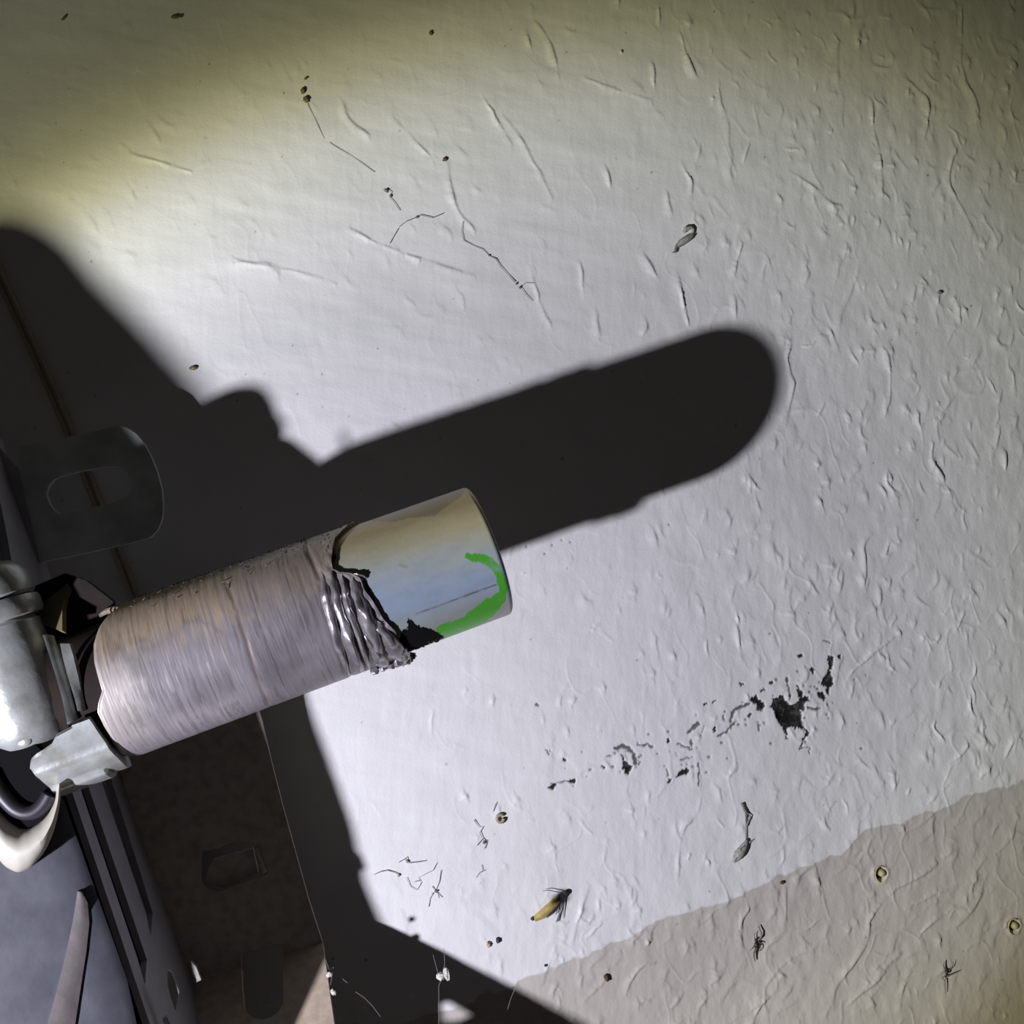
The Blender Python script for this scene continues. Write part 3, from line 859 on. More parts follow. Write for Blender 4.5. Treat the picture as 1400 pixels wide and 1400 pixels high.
# black scab: thin flake on the plated end
M_SCAB = mat('black_scab', (0.006, 0.006, 0.007), 0.95)
M_SCAB.node_tree.nodes['Principled BSDF'].inputs['Specular IOR Level'].default_value = 0.05
gxs = np.arange(540, 615, 0.9); gys = np.arange(836, 905, 0.9)
SX, SY = np.meshgrid(gxs, gys, indexing='ij')
sjx = 2.4 * vn(SX, SY, 0.35, 62) + 1.5 * vn(SX, SY, 0.8, 63)
scab = inside(Z6([(690, 895), (715, 915), (740, 945), (820, 960), (860, 985), (915, 1015), (800, 1065), (690, 1110), (640, 1060), (650, 975), (690, 955)]), SX + sjx, SY + sjx)
mb = MB(); idx = {}
for a in range(len(gxs) - 1):
    for b in range(len(gys) - 1):
        if scab[a, b] and scab[a + 1, b] and scab[a, b + 1] and scab[a + 1, b + 1]:
            q4 = []
            for (u_, v_) in ((a, b), (a + 1, b), (a + 1, b + 1), (a, b + 1)):
                if (u_, v_) not in idx:
                    X_, P_ = on_cyl(gxs[u_], gys[v_], RS)
                    idx[(u_, v_)] = len(mb.v)
                    mb.v.append(cyl(X_, P_, RS + 0.00004))
                q4.append(idx[(u_, v_)])
            mb.f.append(tuple(q4))
mb.build('scab', M_SCAB, shaft, smooth=60)['label'] = 'jagged black scab'

# --- torn burrs at the end of the sleeve


def strand(pts, wpx, h, name='burr', seed=0):
    """a smeared curl of steel lying on the shaft: swept flattened half-round following sight points"""
    P = [on_cyl(x, y, R_SL) for x, y in pts]
    xs = np.array([p[0] for p in P]); ps = np.array([p[1] for p in P])
    t = np.linspace(0, len(P) - 1, 46)
    X = np.interp(t, range(len(P)), xs); PHI = np.interp(t, range(len(P)), ps)
    ker = np.array([1, 2, 3, 2, 1.]) / 9
    X = np.convolve(np.pad(X, 2, 'edge'), ker, 'valid'); PHI = np.convolve(np.pad(PHI, 2, 'edge'), ker, 'valid')
    wmm_ = wpx * 0.000138
    n = 11
    vs = []
    for i in range(46):
        e = math.sin(math.pi * (0.06 + 0.88 * i / 45)) ** 0.6
        j = 1 + 0.30 * float(vn(i * 0.16, seed, 1.0, 50)) + 0.08 * float(vn(i * 0.6, seed, 1.0, 51))
        for k in range(n):
            a = math.pi * k / (n - 1)
            off = -math.cos(a) * wmm_ * 0.5 * e * j
            hh = math.sin(a) * h * e * (1 + 0.32 * float(vn(i * 0.22, k * 0.35 + seed * 3, 1.0, 52)))
            vs.append(cyl(X[i] + off + 0.00012 * float(vn(i * 0.35, k * 0.4, 1.0, 53 + seed)), PHI[i], RS + hh - 0.0001))
    fs = [(i * n + k, i * n + k + 1, (i + 1) * n + k + 1, (i + 1) * n + k) for i in range(45) for k in range(n - 1)]
    fs += [(i * n, (i + 1) * n, (i + 1) * n + n - 1, i * n + n - 1) for i in range(45)]
    return MB().add(vs, fs).build(name, M_BURR, shaft, smooth=60)


strand([(440, 779), (444, 800), (447, 823), (456, 857), (468, 898), (478, 924)], 13, 0.0011, seed=1)
strand([(452, 778), (456, 800), (461, 825), (473, 860), (487, 898), (500, 927)], 14, 0.0014, seed=2)
strand([(468, 779), (470, 800), (473, 820), (482, 848), (494, 882), (508, 920)], 12, 0.0013, seed=3)
strand([(484, 782), (487, 800), (490, 816), (501, 843), (511, 872), (519, 900), (530, 924)], 19, 0.0016, seed=4)
strand([(503, 846), (516, 855), (528, 866), (538, 884), (548, 905), (560, 922)], 20, 0.0015, seed=5)
strand([(505, 838), (515, 848), (527, 854)], 5, 0.0009, seed=6)
strand([(498, 868), (512, 888), (525, 908), (545, 924)], 16, 0.0013, seed=7)
strand([(545, 882), (552, 893), (558, 906), (566, 920)], 13, 0.0019, seed=8)
strand([(476, 783), (492, 786), (502, 790)], 6, 0.0009, seed=9)
# crumbly nub hanging off the lower end of the burr
mb = MB()
for (x, y, r) in [(556, 915, .0011), (562, 908, .0009), (566, 916, .0009), (549, 921, .0010), (538, 921, .0010), (525, 922, .0009), (569, 908, .0006), (560, 924, .0008), (545, 914, .0010), (512, 924, .0008)]:
    X_, P_ = on_cyl(x, min(y, 919), RS + 0.0008)
    mb.ellipsoid(cyl(X_, P_ - 0.02, RS + 0.0008), [(r, 0, 0), (0, r, 0), (0, 0, r)], 8, 6, 0.35)
mb.build('burr_nub', M_BURR, shaft, smooth=30)
# fine upright slivers along the brown top of the sleeve
mb = MB()
for _ in range(150):
    X_ = random.uniform(x_left + 0.007, x_right - 0.001); P_ = random.gauss(1.35, 0.22)
    L_ = random.uniform(0.0001, 0.00045)
    p0 = np.array(cyl(X_, P_, R_SL)); p1 = np.array(cyl(X_ + random.gauss(0, 0.0004), P_ + random.gauss(0, 0.03), R_SL + L_))
    mb.tube([p0, p1], [0.00012, 0.00003], 4)
fz = mb.build('filings', M_BURR, shaft, smooth=None); fz['kind'] = 'stuff'
for o in [x for x in shaft.children if x.name.startswith('filings')]:
    o.data.materials[0] = M_RIB

# ================================================================== THE CLAMP round the shaft's root
clamp = thing('shaft_clamp', 'grey zinc clamp with an upright domed bolt holding the root of the shaft', 'clamp', at_y(40, 920, AY - 0.016))
YB = AY - 0.0012
pA = at_y(-30, 790, YB); pB = at_y(46, 1007, YB)
bax = pB - pA; bl = np.linalg.norm(bax); bax = bax / bl
u = bl / 230.0      # metres per traced pixel
mb = MB().lathe(pA, bax, [(t * u, r * u) for t, r in [(-16, 14), (-14, 30), (-9, 46), (0, 57), (10, 62), (24, 64), (36, 63.5), (40, 60)]], 40)
mb.build('dome_nut', M_ZINC, clamp)
mb = MB().lathe(pA, bax, [(t * u, r * u) for t, r in [(38, 56), (41, 57), (43, 64), (50, 66), (62, 66), (68, 63), (70, 57)]], 40)
mb.build('washer', M_ZINC, clamp)
mb = MB().lathe(pA, bax, [(t * u, r * u) for t, r in [(69, 50), (72, 52), (76, 57), (95, 59), (130, 60), (170, 60), (205, 59), (222, 56), (236, 47), (246, 30), (250, 8)]], 48)
mb.build('bolt_body', M_ZINC, clamp)
# yellow fin behind the bolt
n_fin = np.array([0.25, 0.75, -0.62]); n_fin /= np.linalg.norm(n_fin)
p_fin = at_y(70, 830, AY + 0.0015)
fin = [at_plane(x, y, p_fin, n_fin) for x, y in [(30, 838), (40, 824), (56, 814), (72, 803), (84, 797), (92, 796), (94, 803), (88, 814), (85, 830), (85, 862), (70, 858), (52, 850)]]
MB().plate(fin, [], n_fin * 0.0012).build('fin', M_YZINC, clamp, smooth=20)['label'] = 'yellowish plated fin'
# bent lips seen edge-on beside the bolt


def strip(ptsL, ptsR, y0, y1, m, name, th=0.0010):
    """a bent strip given by its two traced edges at two depths"""
    n = len(ptsL)
    A = [at_y(x, y, y0) for x, y in ptsL]; B = [at_y(x, y, y1) for x, y in ptsR]
    vs = A + B + [a + np.array([0.0002, th, 0]) for a in A] + [b + np.array([0.0002, th, 0]) for b in B]
    fs = []
    for i in range(n - 1):
        fs += [(i, i + 1, n + i + 1, n + i), (2 * n + i, 3 * n + i, 3 * n + i + 1, 2 * n + i + 1), (i, 2 * n + i, 2 * n + i + 1, i + 1), (n + i, n + i + 1, 3 * n + i + 1, 3 * n + i)]
    fs += [(0, n, 3 * n, 2 * n), (n - 1, 3 * n - 1, 4 * n - 1, 2 * n - 1)]
    return MB().add(vs, fs).build(name, m, clamp, smooth=50)


strip([(58, 868), (64, 886), (75, 920), (85, 955), (92, 990)], [(70, 870), (76, 888), (87, 922), (97, 956), (104, 985)], AY - 0.0122, AY - 0.0115, M_ZINC, 'inner_lip')
strip([(82, 880), (86, 900), (94, 930), (102, 955), (106, 972)], [(95, 880), (100, 896), (107, 925), (112, 950), (116, 972)], AY - 0.0120, AY - 0.0114, M_ZINC, 'outer_lip')
MB().plate([at_y(x, y, AY + 0.003) for x, y in [(36, 806), (88, 784), (118, 794), (154, 822), (158, 838), (140, 1000), (85, 1000)]], [], (0, 0.002, 0)).build('light_block_plate', M_SHADESTEEL, clamp, smooth=20)  # added plate, blocks light leaking between bolt and sleeve
# saddle under the shaft
RSD = RS + 0.0011
sl = [(100, 997), (76, 1008), (70, 1022), (56, 1033), (44, 1040), (40, 1050), (55, 1062), (72, 1075)]
sr = [(117, 976), (127, 990), (138, 1007), (150, 1022), (160, 1032), (167, 1039), (172, 1044), (176, 1047)]
SL = [on_cyl(x, y, RSD) for x, y in sl]; SR = [on_cyl(x, y, RSD) for x, y in sr]
ph_top = min(SL[0][1], SR[0][1]) + 0.05; ph_bot = -1.62
pa = np.linspace(ph_top, ph_bot, 40)
sx = np.interp(-pa, [-b for a, b in SL], [a for a, b in SL]); ex = np.interp(-pa, [-b for a, b in SR], [a for a, b in SR])
nS = 24
vs = []
for lay in (0, 1):
    for i, p in enumerate(pa):
        for k in range(nS):
            x = sx[i] + (ex[i] - sx[i]) * k / (nS - 1)
            ledge = 0.0006 * float(sstep(-0.62, -0.72, p)) + 0.0007 * float(sstep(-1.0, -1.1, p)) * (k < nS * 0.72)
            vs.append(cyl(x, p, (RSD + ledge) if lay == 0 else RS - 0.0002))
nP = len(pa)
fs = []
for lay in (0, 1):
    o_ = lay * nP * nS
    fs += [(o_ + i * nS + k, o_ + i * nS + k + 1, o_ + (i + 1) * nS + k + 1, o_ + (i + 1) * nS + k) for i in range(nP - 1) for k in range(nS - 1)]
o_ = nP * nS
for i in range(nP - 1):
    for k in (0, nS - 1):
        fs.append((i * nS + k, (i + 1) * nS + k, o_ + (i + 1) * nS + k, o_ + i * nS + k))
for k in range(nS - 1):
    for i in (0, nP - 1):
        fs.append((i * nS + k, i * nS + k + 1, o_ + i * nS + k + 1, o_ + i * nS + k))
MB().add(vs, fs).build('saddle', M_ZINC, clamp, smooth=30)
# two added beads standing in for highlights on the bolt
mb = MB()
for (x, y, r) in [(18, 996, 11), (32, 1010, 11)]:
    c0 = at_y(x, y, YB - 0.0062)
    mb.ellipsoid(c0, [(r * u, 0, 0), (0, r * u * 0.35, 0), (0, 0, r * u)], 12, 8, 0.03)
mb.build('glint_bead', M_ZINC, clamp, smooth=70)

# ================================================================== THE MACHINE: side panel, cover, mounting plate
XS = -0.101
YP = -0.0115
mach = thing('wall_machine', 'grey machine housing with a slotted side panel, mounted on the wall at the left', 'machine', (-0.13, -0.03, -0.05))
XN = np.array([1.0, 0, 0]); XP = np.array([XS, 0, 0])
sideq = lambda L: [at_x(x, y, XS) for x, y in L]


def vline(px, py, dz_to):
    """y of the side-panel line through a sight point (lines run along z)"""
    return at_x(px, py, XS)[1]


# side panel: upright slats between long slots, then a solid upper panel
zt, zb = 0.052, -0.20
za = -0.0165


def side_quad(y0, y1, z0, z1, name, th=0.0012, x=XS, m=M_PANEL):
    vs = [(x, y0, z0), (x, y1, z0), (x, y1, z1), (x, y0, z1)]
    return MB().plate(vs, [], (-th, 0, 0)).build(name, m, mach, smooth=20)


def side_poly(L, name, th=0.0012, m=M_PANEL):
    return MB().plate(L, [], (-th, 0, 0)).build(name, m, mach, smooth=20)


def yy(px, py): return at_x(px, py, XS)[1]
def zz(px, py): return at_x(px, py, XS)[2]


# slat edges, traced: each is nearly upright
e1 = (at_x(96, 1075, XS), at_x(205, 1400, XS)); e2 = (at_x(108, 1072, XS), at_x(188, 1310, XS))
e3 = (at_x(119, 1070, XS), at_x(201, 1312, XS)); e4 = (at_x(138, 1066, XS), at_x(200, 1250, XS))
e5 = (at_x(152, 1065, XS), at_x(209, 1248, XS))


def ext(e, z):
    a, b = e
    t = (z - a[2]) / (b[2] - a[2])
    return a + (b - a) * t


ztop = zz(120, 1040) + 0.004
e2b = at_x(198, 1347, XS); e4b = at_x(206, 1280, XS)
side_poly([ext(e1, ztop), ext(e2, ztop), e2[1], e2b, ext(e2, zb), ext(e1, zb)], 'slat')
side_poly([ext(e3, ztop), ext(e4, ztop), e4[1], e4b, ext(e4, zb), ext(e2, zb) + np.array([0, 0.0001, 0]), e2b, e3[1]], 'slat')
side_poly([ext(e5, ztop), (XS, YP + 0.0008, ztop), (XS, YP + 0.0008, zb), ext(e4, zb) + np.array([0, 0.0001, 0]), e4b, e5[1]], 'slat')
side_poly([(XS, -0.040, ztop), (XS, YP + 0.0008, ztop), (XS, YP + 0.0008, zt), (XS, -0.020, zt), (XS, -0.030, 0.030), (XS, -0.040, 0.010)], 'side_panel')
# black sheet standing in for the shaded inside behind the slots
MB().plate([(XS - 0.010, -0.046, -0.017), (XS - 0.010, -0.001, -0.017), (XS - 0.010, -0.001, zb), (XS - 0.010, -0.046, zb)], [], (-0.001, 0, 0)).build('shade_backing', M_BLACK, mach)
side_quad(-0.0470, YP + 0.0008, ztop - 0.0005, ztop + 0.0012, 'slot_head')
# top of the box
MB().plate([(XS, YP, zt), (XS, -0.020, zt), (-0.19, -0.020, zt), (-0.19, YP, zt)], [], (0, 0, -0.0012)).build('top_panel', M_PANEL, mach, smooth=20)

# rounded front cover: one upright profile
PROF = [(-0.1015, -0.0500), (-0.1028, -0.0513), (-0.1080, -0.0524), (-0.1185, -0.0552), (-0.1300, -0.0574), (-0.1500, -0.0592), (-0.2000, -0.0605)]
ztc = AZ - 0.012
vs = []
th = 0.0014
ZL = (ztc, -0.055, zb)
for lay in (0, 1):
    for (x, y) in PROF:
        for z in ZL:
            vs.append((x - lay * th * 0.6 - 0.12 * max(0, -0.055 - z), y + lay * th * 0.9, z))
n = len(PROF); m3 = 3 * n
fs = []
for i in range(n - 1):
    for k in (0, 1):
        fs += [(3 * i + k, 3 * i + k + 1, 3 * i + k + 4, 3 * i + k + 3), (m3 + 3 * i + k, m3 + 3 * i + k + 3, m3 + 3 * i + k + 4, m3 + 3 * i + k + 1)]
    fs += [(3 * i, 3 * i + 3, m3 + 3 * i + 3, m3 + 3 * i), (3 * i + 2, m3 + 3 * i + 2, m3 + 3 * i + 5, 3 * i + 5)]
for i in (0, n - 1):
    for k in (0, 1):
        fs.append((3 * i + k, 3 * i + k + 1, m3 + 3 * i + k + 1, m3 + 3 * i + k))
MB().add(vs, fs).build('front_cover', M_HOUSE, mach, smooth=50)['label'] = 'blue-grey painted front cover'


def on_cover(px, py, lift=0.0):
    """where a sight line meets the cover (solved by stepping along the line)"""
    r = ray(px, py)
    xs_ = [p[0] for p in PROF][::-1]; ys_ = [p[1] for p in PROF][::-1]

    def gap(t):
        p = CAM + r * t
        sh = 0.12 * max(0, -0.055 - p[2])
        return p[1] - np.interp(p[0] + sh, xs_, ys_)
    lo, hi = 0.10, 0.26
    for _ in range(60):
        mid = (lo + hi) / 2
        if gap(mid) < 0: lo = mid
        else: hi = mid
    p = CAM + r * lo
    return p + np.array([0.25, -0.95, 0]) * lift


# raised rib down the cover
rl = [(106, 1218), (104, 1232), (99, 1262), (91, 1300), (80, 1345), (69, 1385), (62, 1410), (53, 1440)]
rr_ = [(112, 1218), (120, 1234), (122, 1262), (118, 1300), (111, 1345), (105, 1385), (101, 1410), (96, 1440)]
vs = []
for lift in (-0.0004, 0.0007):
    for a, b in zip(rl, rr_):
        for k in range(5):
            t = k / 4
            l2 = lift if lift < 0 else lift * math.sin(math.pi * (0.12 + 0.76 * t)) ** 0.5
            vs.append(on_cover(a[0] + (b[0] - a[0]) * t, a[1] + (b[1] - a[1]) * t, l2))
n = len(rl)
fs = []
for lay in (0, 1):
    o_ = lay * n * 5
    fs += [(o_ + i * 5 + k, o_ + i * 5 + k + 1, o_ + (i + 1) * 5 + k + 1, o_ + (i + 1) * 5 + k) for i in range(n - 1) for k in range(4)]
o_ = n * 5
for i in range(n - 1):
    for k in (0, 4):
        fs.append((i * 5 + k, (i + 1) * 5 + k, o_ + (i + 1) * 5 + k, o_ + i * 5 + k))
for k in range(4):
    for i in (0, n - 1):
        fs.append((i * 5 + k, i * 5 + k + 1, o_ + i * 5 + k + 1, o_ + i * 5 + k))
MB().add(vs, fs).build('rib', M_RIB, mach, smooth=50)['label'] = 'dusty brown-grey raised rib'

# cream grommet ring with a dark seal, below the clamp
def smooth_path(L, n):
    A = np.array(L, float)
    t = np.linspace(0, len(A) - 1, n)
    P = np.stack([np.interp(t, range(len(A)), A[:, k]) for k in (0, 1)], 1)
    for _ in range(3):
        P[1:-1] = (P[:-2] + 2 * P[1:-1] + P[2:]) / 4
    return P


g_out = smooth_path([(84, 1070), (82, 1100), (75, 1134), (62, 1164), (43, 1186), (24, 1194), (5, 1184), (-14, 1158), (-34, 1118)], 48)
g_in = smooth_path([(77, 1074), (75, 1094), (67, 1111), (56, 1124), (42, 1131), (28, 1132), (13, 1122), (-2, 1104), (-18, 1076)], 48)
rows = []
for f, y in [(0.0, -0.0530), (0.0, -0.0566), (0.07, -0.0580), (0.22, -0.0592), (0.42, -0.0598), (0.62, -0.0594), (0.80, -0.0584), (0.93, -0.0572), (1.0, -0.0560), (1.0, -0.0530)]:
    rows.append([at_y(*(a * (1 - f) + b * f), y) for a, b in zip(g_out, g_in)])
k = len(rows); n = 48
vs = [rows[r][i] for i in range(n) for r in range(k)]
fs = [(i * k + q, i * k + (q + 1) % k, (i + 1) * k + (q + 1) % k, (i + 1) * k + q) for i in range(n - 1) for q in range(k)]
fs += [tuple(range(k)), tuple((n - 1) * k + q for q in range(k - 1, -1, -1))]
MB().add(vs, fs).build('grommet_ring', M_CREAM, mach, smooth=60)['label'] = 'cream plastic grommet ring'
pts = [at_y(x, y, -0.0571) for x, y in smooth_path([(-14, 1058), (-4, 1078), (8, 1094), (20, 1106), (34, 1112), (48, 1110), (60, 1100), (68, 1086)], 30)]
MB().tube(pts, 0.0013, 10).build('shaft_seal', M_SEAL, mach, smooth=60)
MB().plate([at_y(x, y, -0.0567) for x, y in list(g_in[::3]) + [(-40, 1040), (-20, 1012), (40, 1012), (74, 1040)]], [], (0, 0.002, 0)).build('bore', M_BLACK, mach)  # flat black sheet painted in for the dark of the hole

# ---- unseen upper cover, shaped from its shadow on the upper left of the wall: a rounded box in front of the panel
YU = -0.100
pY = np.array([0, YU, 0]); nY = np.array([0, 1.0, 0])
sh_edge = [(0, 283), (35, 287), (70, 303), (100, 328), (135, 372), (174, 412), (216, 455), (257, 502), (291, 547), (315, 593), (330, 634), (338, 668), (344, 700)]
fr = [toward_light(x, y, pY, nY) for x, y in sh_edge]
left_x = fr[0][0] - 0.05
outl = [np.array([left_x, YU, fr[-1][2]])] + [np.array([left_x, YU, fr[0][2] - 0.03])] + [fr[0] - np.array([0.022, 0, 0.006])] + fr
MB().plate(outl, [], (0, 0.045, 0)).build('upper_cover', M_COVER, mach, smooth=30)

# ---- mounting plate flat against the wall, with a punched tab and a bent foot
plate_t = thing('mounting_plate', 'dusty dark mounting plate with a bent slotted tan foot under the shaft', 'plate', at_y(330, 1150, YP))
PXY = lambda L, y=YP: [at_y(a, b, y) for a, b in L]
outer = PXY([(150, 1000), (190, 905), (336, 905), (347, 950), (358, 985), (372, 1045), (386, 1100), (404, 1165), (422, 1230), (441, 1289), (387, 1306), (387, 1290), (330, 1305), (330, 1323), (262, 1344), (250, 1310), (225, 1245), (195, 1150), (165, 1060)])
hole = PXY([(274, 1176), (276, 1164), (300, 1160), (310, 1154), (345, 1149), (353, 1160), (366, 1194), (352, 1202), (318, 1212), (300, 1219), (282, 1214), (275, 1205)])
MB().plate(outer, [hole], (0, 0.0014, 0)).build('back_plate', M_PLATE, plate_t, smooth=20)
MB().plate(PXY([(292, 1175), (346, 1160), (353, 1193), (306, 1213), (280, 1207), (284, 1190)], YP + 0.0016), [], (0, 0.001, 0)).build('punched_tab', M_PLATE, plate_t, smooth=20)
MB().plate(PXY([(348, 1160), (352, 1158), (366, 1192), (361, 1194)], YP - 0.0006), [], (0, 0.0016, 0)).build('tab_lip', M_FLANGE, plate_t, smooth=20)
# the foot: bent out toward the viewer; its shaded edge falls along the wall to the lower right
bA = at_y(441, 1289, YP); bB = at_y(262, 1344, YP)


def foot_err(y):
    p = at_y(457, 1400, y)
    k = p[1] / (p[1] - LP[1]); wpt = p + (LP - p) * (p[1] / (p[1] - LP[1]))
    a, b = proj(wpt)
    return (b - 1245) - (a - 500) * 0.5167


ylo, yhi = -0.09, -0.012
for _ in range(50):
    ym = (ylo + yhi) / 2
    if foot_err(ylo) * foot_err(ym) <= 0: yhi = ym
    else: ylo = ym
y_foot = (ylo + yhi) / 2
pC = at_y(457, 1400, y_foot)
nF = np.cross(bB - bA, pC - bA); nF /= np.linalg.norm(nF)
if nF[1] < 0: nF = -nF
fp = lambda L: [at_plane(a, b, bA, nF) for a, b in L]
edge_far = toward_light(1010, 1508, bA, nF)
fo = fp([(441, 1289), (457, 1400)]) + [edge_far] + [edge_far + np.array([-0.05, 0, -0.004])] + fp([(215, 1500), (225, 1420), (240, 1385), (262, 1344), (330, 1323), (331, 1350), (333, 1372), (338, 1386), (347, 1392), (358, 1394), (370, 1391), (380, 1384), (387, 1372), (387, 1340), (387, 1306)])
patch = [toward_light(a, b, bA, nF) for a, b in [(604, 1363), (616, 1361), (632, 1371), (647, 1380), (641, 1389), (626, 1396), (606, 1397)]]
print('foot y', y_foot, 'foot slope', nF, 'patch', [tuple(round(v) for v in proj(p)) for p in patch], 'far', proj(edge_far))
MB().plate(fo, [patch], nF * 0.0014).build('foot', M_FLANGE, plate_t, smooth=20)['label'] = 'bent tan foot with a round-ended slot'
# floating slivers added to stand in for light through gaps in the fold
for L, y in [([(229, 1327), (235, 1330), (245, 1356), (240, 1382), (233, 1362), (229, 1345)], -0.0425), ([(261, 1315), (268, 1322), (275, 1340), (268, 1343), (263, 1330)], -0.0392), ([(222, 1393), (228, 1390), (236, 1405), (226, 1405)], -0.044)]:
    MB().plate([at_y(a, b, y) for a, b in L], [], (0, 0.0008, 0)).build('light_sliver', M_ZINC, plate_t, smooth=20)

# ---- slotted ear
ear = thing('slotted_ear', 'galvanised mounting ear with an oblong slot, in shadow above the shaft', 'bracket', at_y(120, 670, YP - 0.004))
YE = YP - 0.004
eo = [(55, 769), (24, 640), (28, 610), (75, 600), (120, 592), (160, 582)]
eo += [(172, 584), (185, 592), (197, 606), (207, 625), (215, 645), (221, 668), (223, 690), (222, 708), (216, 724), (205, 735), (180, 742), (140, 751), (95, 761)]
eh = [(82, 703), (74, 698), (67, 688), (63, 675), (66, 664), (74, 655), (86, 650), (106, 645), (130, 640), (150, 637), (163, 638), (173, 645), (179, 657), (179, 668), (173, 679), (160, 686), (140, 691), (110, 698)]
MB().plate(PXY(eo, YE), [PXY(eh, YE)], (0, 0.0016, 0)).build('ear_plate', M_EAR, ear, smooth=20)
mb = MB()
mb.plate(PXY([(24, 640), (55, 769), (40, 790), (-60, 800), (-60, 610), (0, 612)], YE - 0.0005), [], (-0.0015, 0.001, 0))
mb.build('root', M_PANEL, ear, smooth=20)

# ---- thin twin cord down the wall behind the ear
cord = thing('twin_cord', 'thin brown twin cord running down the shaded wall behind the ear', 'cord', at_y(90, 580, -0.001))
for dx in (-4, 5):
    pts = [at_y(x + dx, y, -0.0010) for x, y in [(-60, 235), (0, 382), (45, 478), (90, 580), (125, 668), (155, 742), (182, 812), (230, 930)]]
    MB().tube(pts, 0.00055, 8).build('strand', M_CORD, cord, smooth=60)

# ================================================================== SMALL THINGS ON THE WALL


def wpt(px, py, h=0.0003):
    return at_y(px, py, -h)


def crumb(px, py, r, m, name, label, cat, h=None, aspect=1.0, ang=0.0, y=None, group=None):
    s_ = 0.000177
    c0 = wpt(px, py, 0.0002 + r * s_ * 0.5) if y is None else at_y(px, py, y)
    ca, sa = math.cos(math.radians(ang)), math.sin(math.radians(ang))
    ux = Rt * ca - Up * sa; uy = Rt * sa + Up * ca
    mb = MB().ellipsoid(c0 * 0, [ux * r * s_ * aspect, uy * r * s_, np.array([0, r * s_ * 0.8, 0])], 9, 6, 0.3)
    o = mb.build(name, m, None, smooth=25)
    o.location = c0
    return tag(o, label, cat, group)


def threads(paths, r, m, name, label, cat, h=0.00035, knots=()):
    c0 = wpt(*paths[0][0], h)
    mb = MB()
    for p in paths:
        mb.tube([wpt(x, y, h + 0.0001 * random.random()) - c0 for x, y in p], [r * 0.62 * random.uniform(0.6, 1.25) for _ in p], 5)
    for (x, y, q) in knots:
        mb.ellipsoid(wpt(x, y, h) - c0, [Rt * q * 0.000177, Up * q * 0.000177, Fv * q * 0.00014], 8, 5, 0.35)
    o = mb.build(name, m, None, smooth=50)
    o.location = c0
    return tag(o, label, cat)


threads([[(420, 142), (428, 158), (436, 175), (443, 190)], [(450, 195), (462, 203), (480, 214), (497, 225), (512, 236)]], 0.00009, M_THREADL, 'web_strand', 'faint grey web strand slanting down from the olive crumb', 'web')
threads([[(523, 260), (530, 258), (535, 263), (533, 270), (540, 278), (547, 288)]], 0.00013, M_THREAD, 'web_strand', 'short web strand with a knot on its upper end', 'web', knots=[(528, 261, 2.6), (534, 268, 1.8)])
threads([[(533, 333), (539, 322), (545, 312)], [(546, 310), (555, 303), (565, 299), (575, 294), (583, 296), (592, 298), (606, 292)]], 0.00013, M_THREAD, 'web_strand', 'dark web strand arching over pale plaster', 'web', knots=[(570, 297, 1.8)])
threads([[(633, 303), (631, 316), (634, 329), (648, 336), (660, 341), (669, 350), (678, 354), (684, 364), (694, 375), (704, 386)]], 0.00014, M_THREAD, 'web_strand', 'longest dark web strand, zigzagging down to the right', 'web', knots=[(706, 388, 1.6), (669, 349, 1.6)])
threads([[(729, 387), (718, 387), (712, 393), (718, 402), (728, 412)]], 0.00010, M_THREAD, 'web_strand', 'small hooked web strand ending below the zigzag one', 'web', knots=[(711, 393, 1.8)])
threads([[(511, 1196), (520, 1192), (530, 1190), (540, 1193), (547, 1197)]], 0.00018, M_SILK, 'web_tuft', 'grey curved web tuft close to the shadow edge', 'web', knots=[(545, 1197, 2.2)])
threads([[(545, 1179), (553, 1175), (560, 1180), (570, 1179), (583, 1177)], [(552, 1175), (556, 1172), (558, 1178)]], 0.00014, M_SILK, 'web_tuft', 'small grey web tuft above the curved one', 'web', knots=[(557, 1178, 2.2)])
threads([[(556, 1200), (561, 1212), (570, 1217), (576, 1207), (572, 1200), (580, 1196), (592, 1190), (597, 1180)], [(566, 1206), (574, 1204)]], 0.00010, M_THREADL, 'web_tuft', 'loose looped web tuft in faint threads', 'web')
threads([[(603, 1190), (601, 1205), (597, 1215), (588, 1228), (586, 1240)], [(591, 1212), (597, 1219), (605, 1227)], [(590, 1222), (598, 1218), (600, 1228)]], 0.00012, M_THREAD, 'web_tuft', 'star shaped dark web tuft below the looped one', 'web', knots=[(597, 1218, 2.4)])
threads([[(648, 1121), (655, 1131), (661, 1130), (656, 1138), (660, 1147), (652, 1156)], [(660, 1147), (665, 1153), (662, 1161)], [(661, 1150), (666, 1150)]], 0.00014, M_THREAD, 'web_tuft', 'branching grey web tuft left of the husk', 'web', knots=[(662, 1152, 2.0)])
threads([[(658, 1183), (660, 1190), (655, 1194), (651, 1200)], [(657, 1193), (663, 1190)]], 0.00012, M_THREADL, 'web_tuft', 'tiny forked web tuft below the branching one', 'web')
threads([[(678, 1098), (674, 1110)]], 0.00011, M_THREADL, 'web_strand', 'short straight web strand above the husk', 'web')
# tan husk: open ring
hk = thing('insect_husk', 'round tan insect husk on the white wall below the black mould', 'husk', wpt(684, 1119, 0.0005))
MB().tube([wpt(684 + 4.5 * math.cos(a), 1119 + 5.0 * math.sin(a), 0.0006) for a in np.linspace(0, 5.6, 16)], 0.00042, 7).build('shell', M_TAN, hk, smooth=60)
MB().ellipsoid(wpt(688, 1122, 0.0005), [Rt * 0.0005, Up * 0.0007, Fv * 0.0004], 8, 6, 0.2).build('tip', M_BROWN, hk, smooth=60)
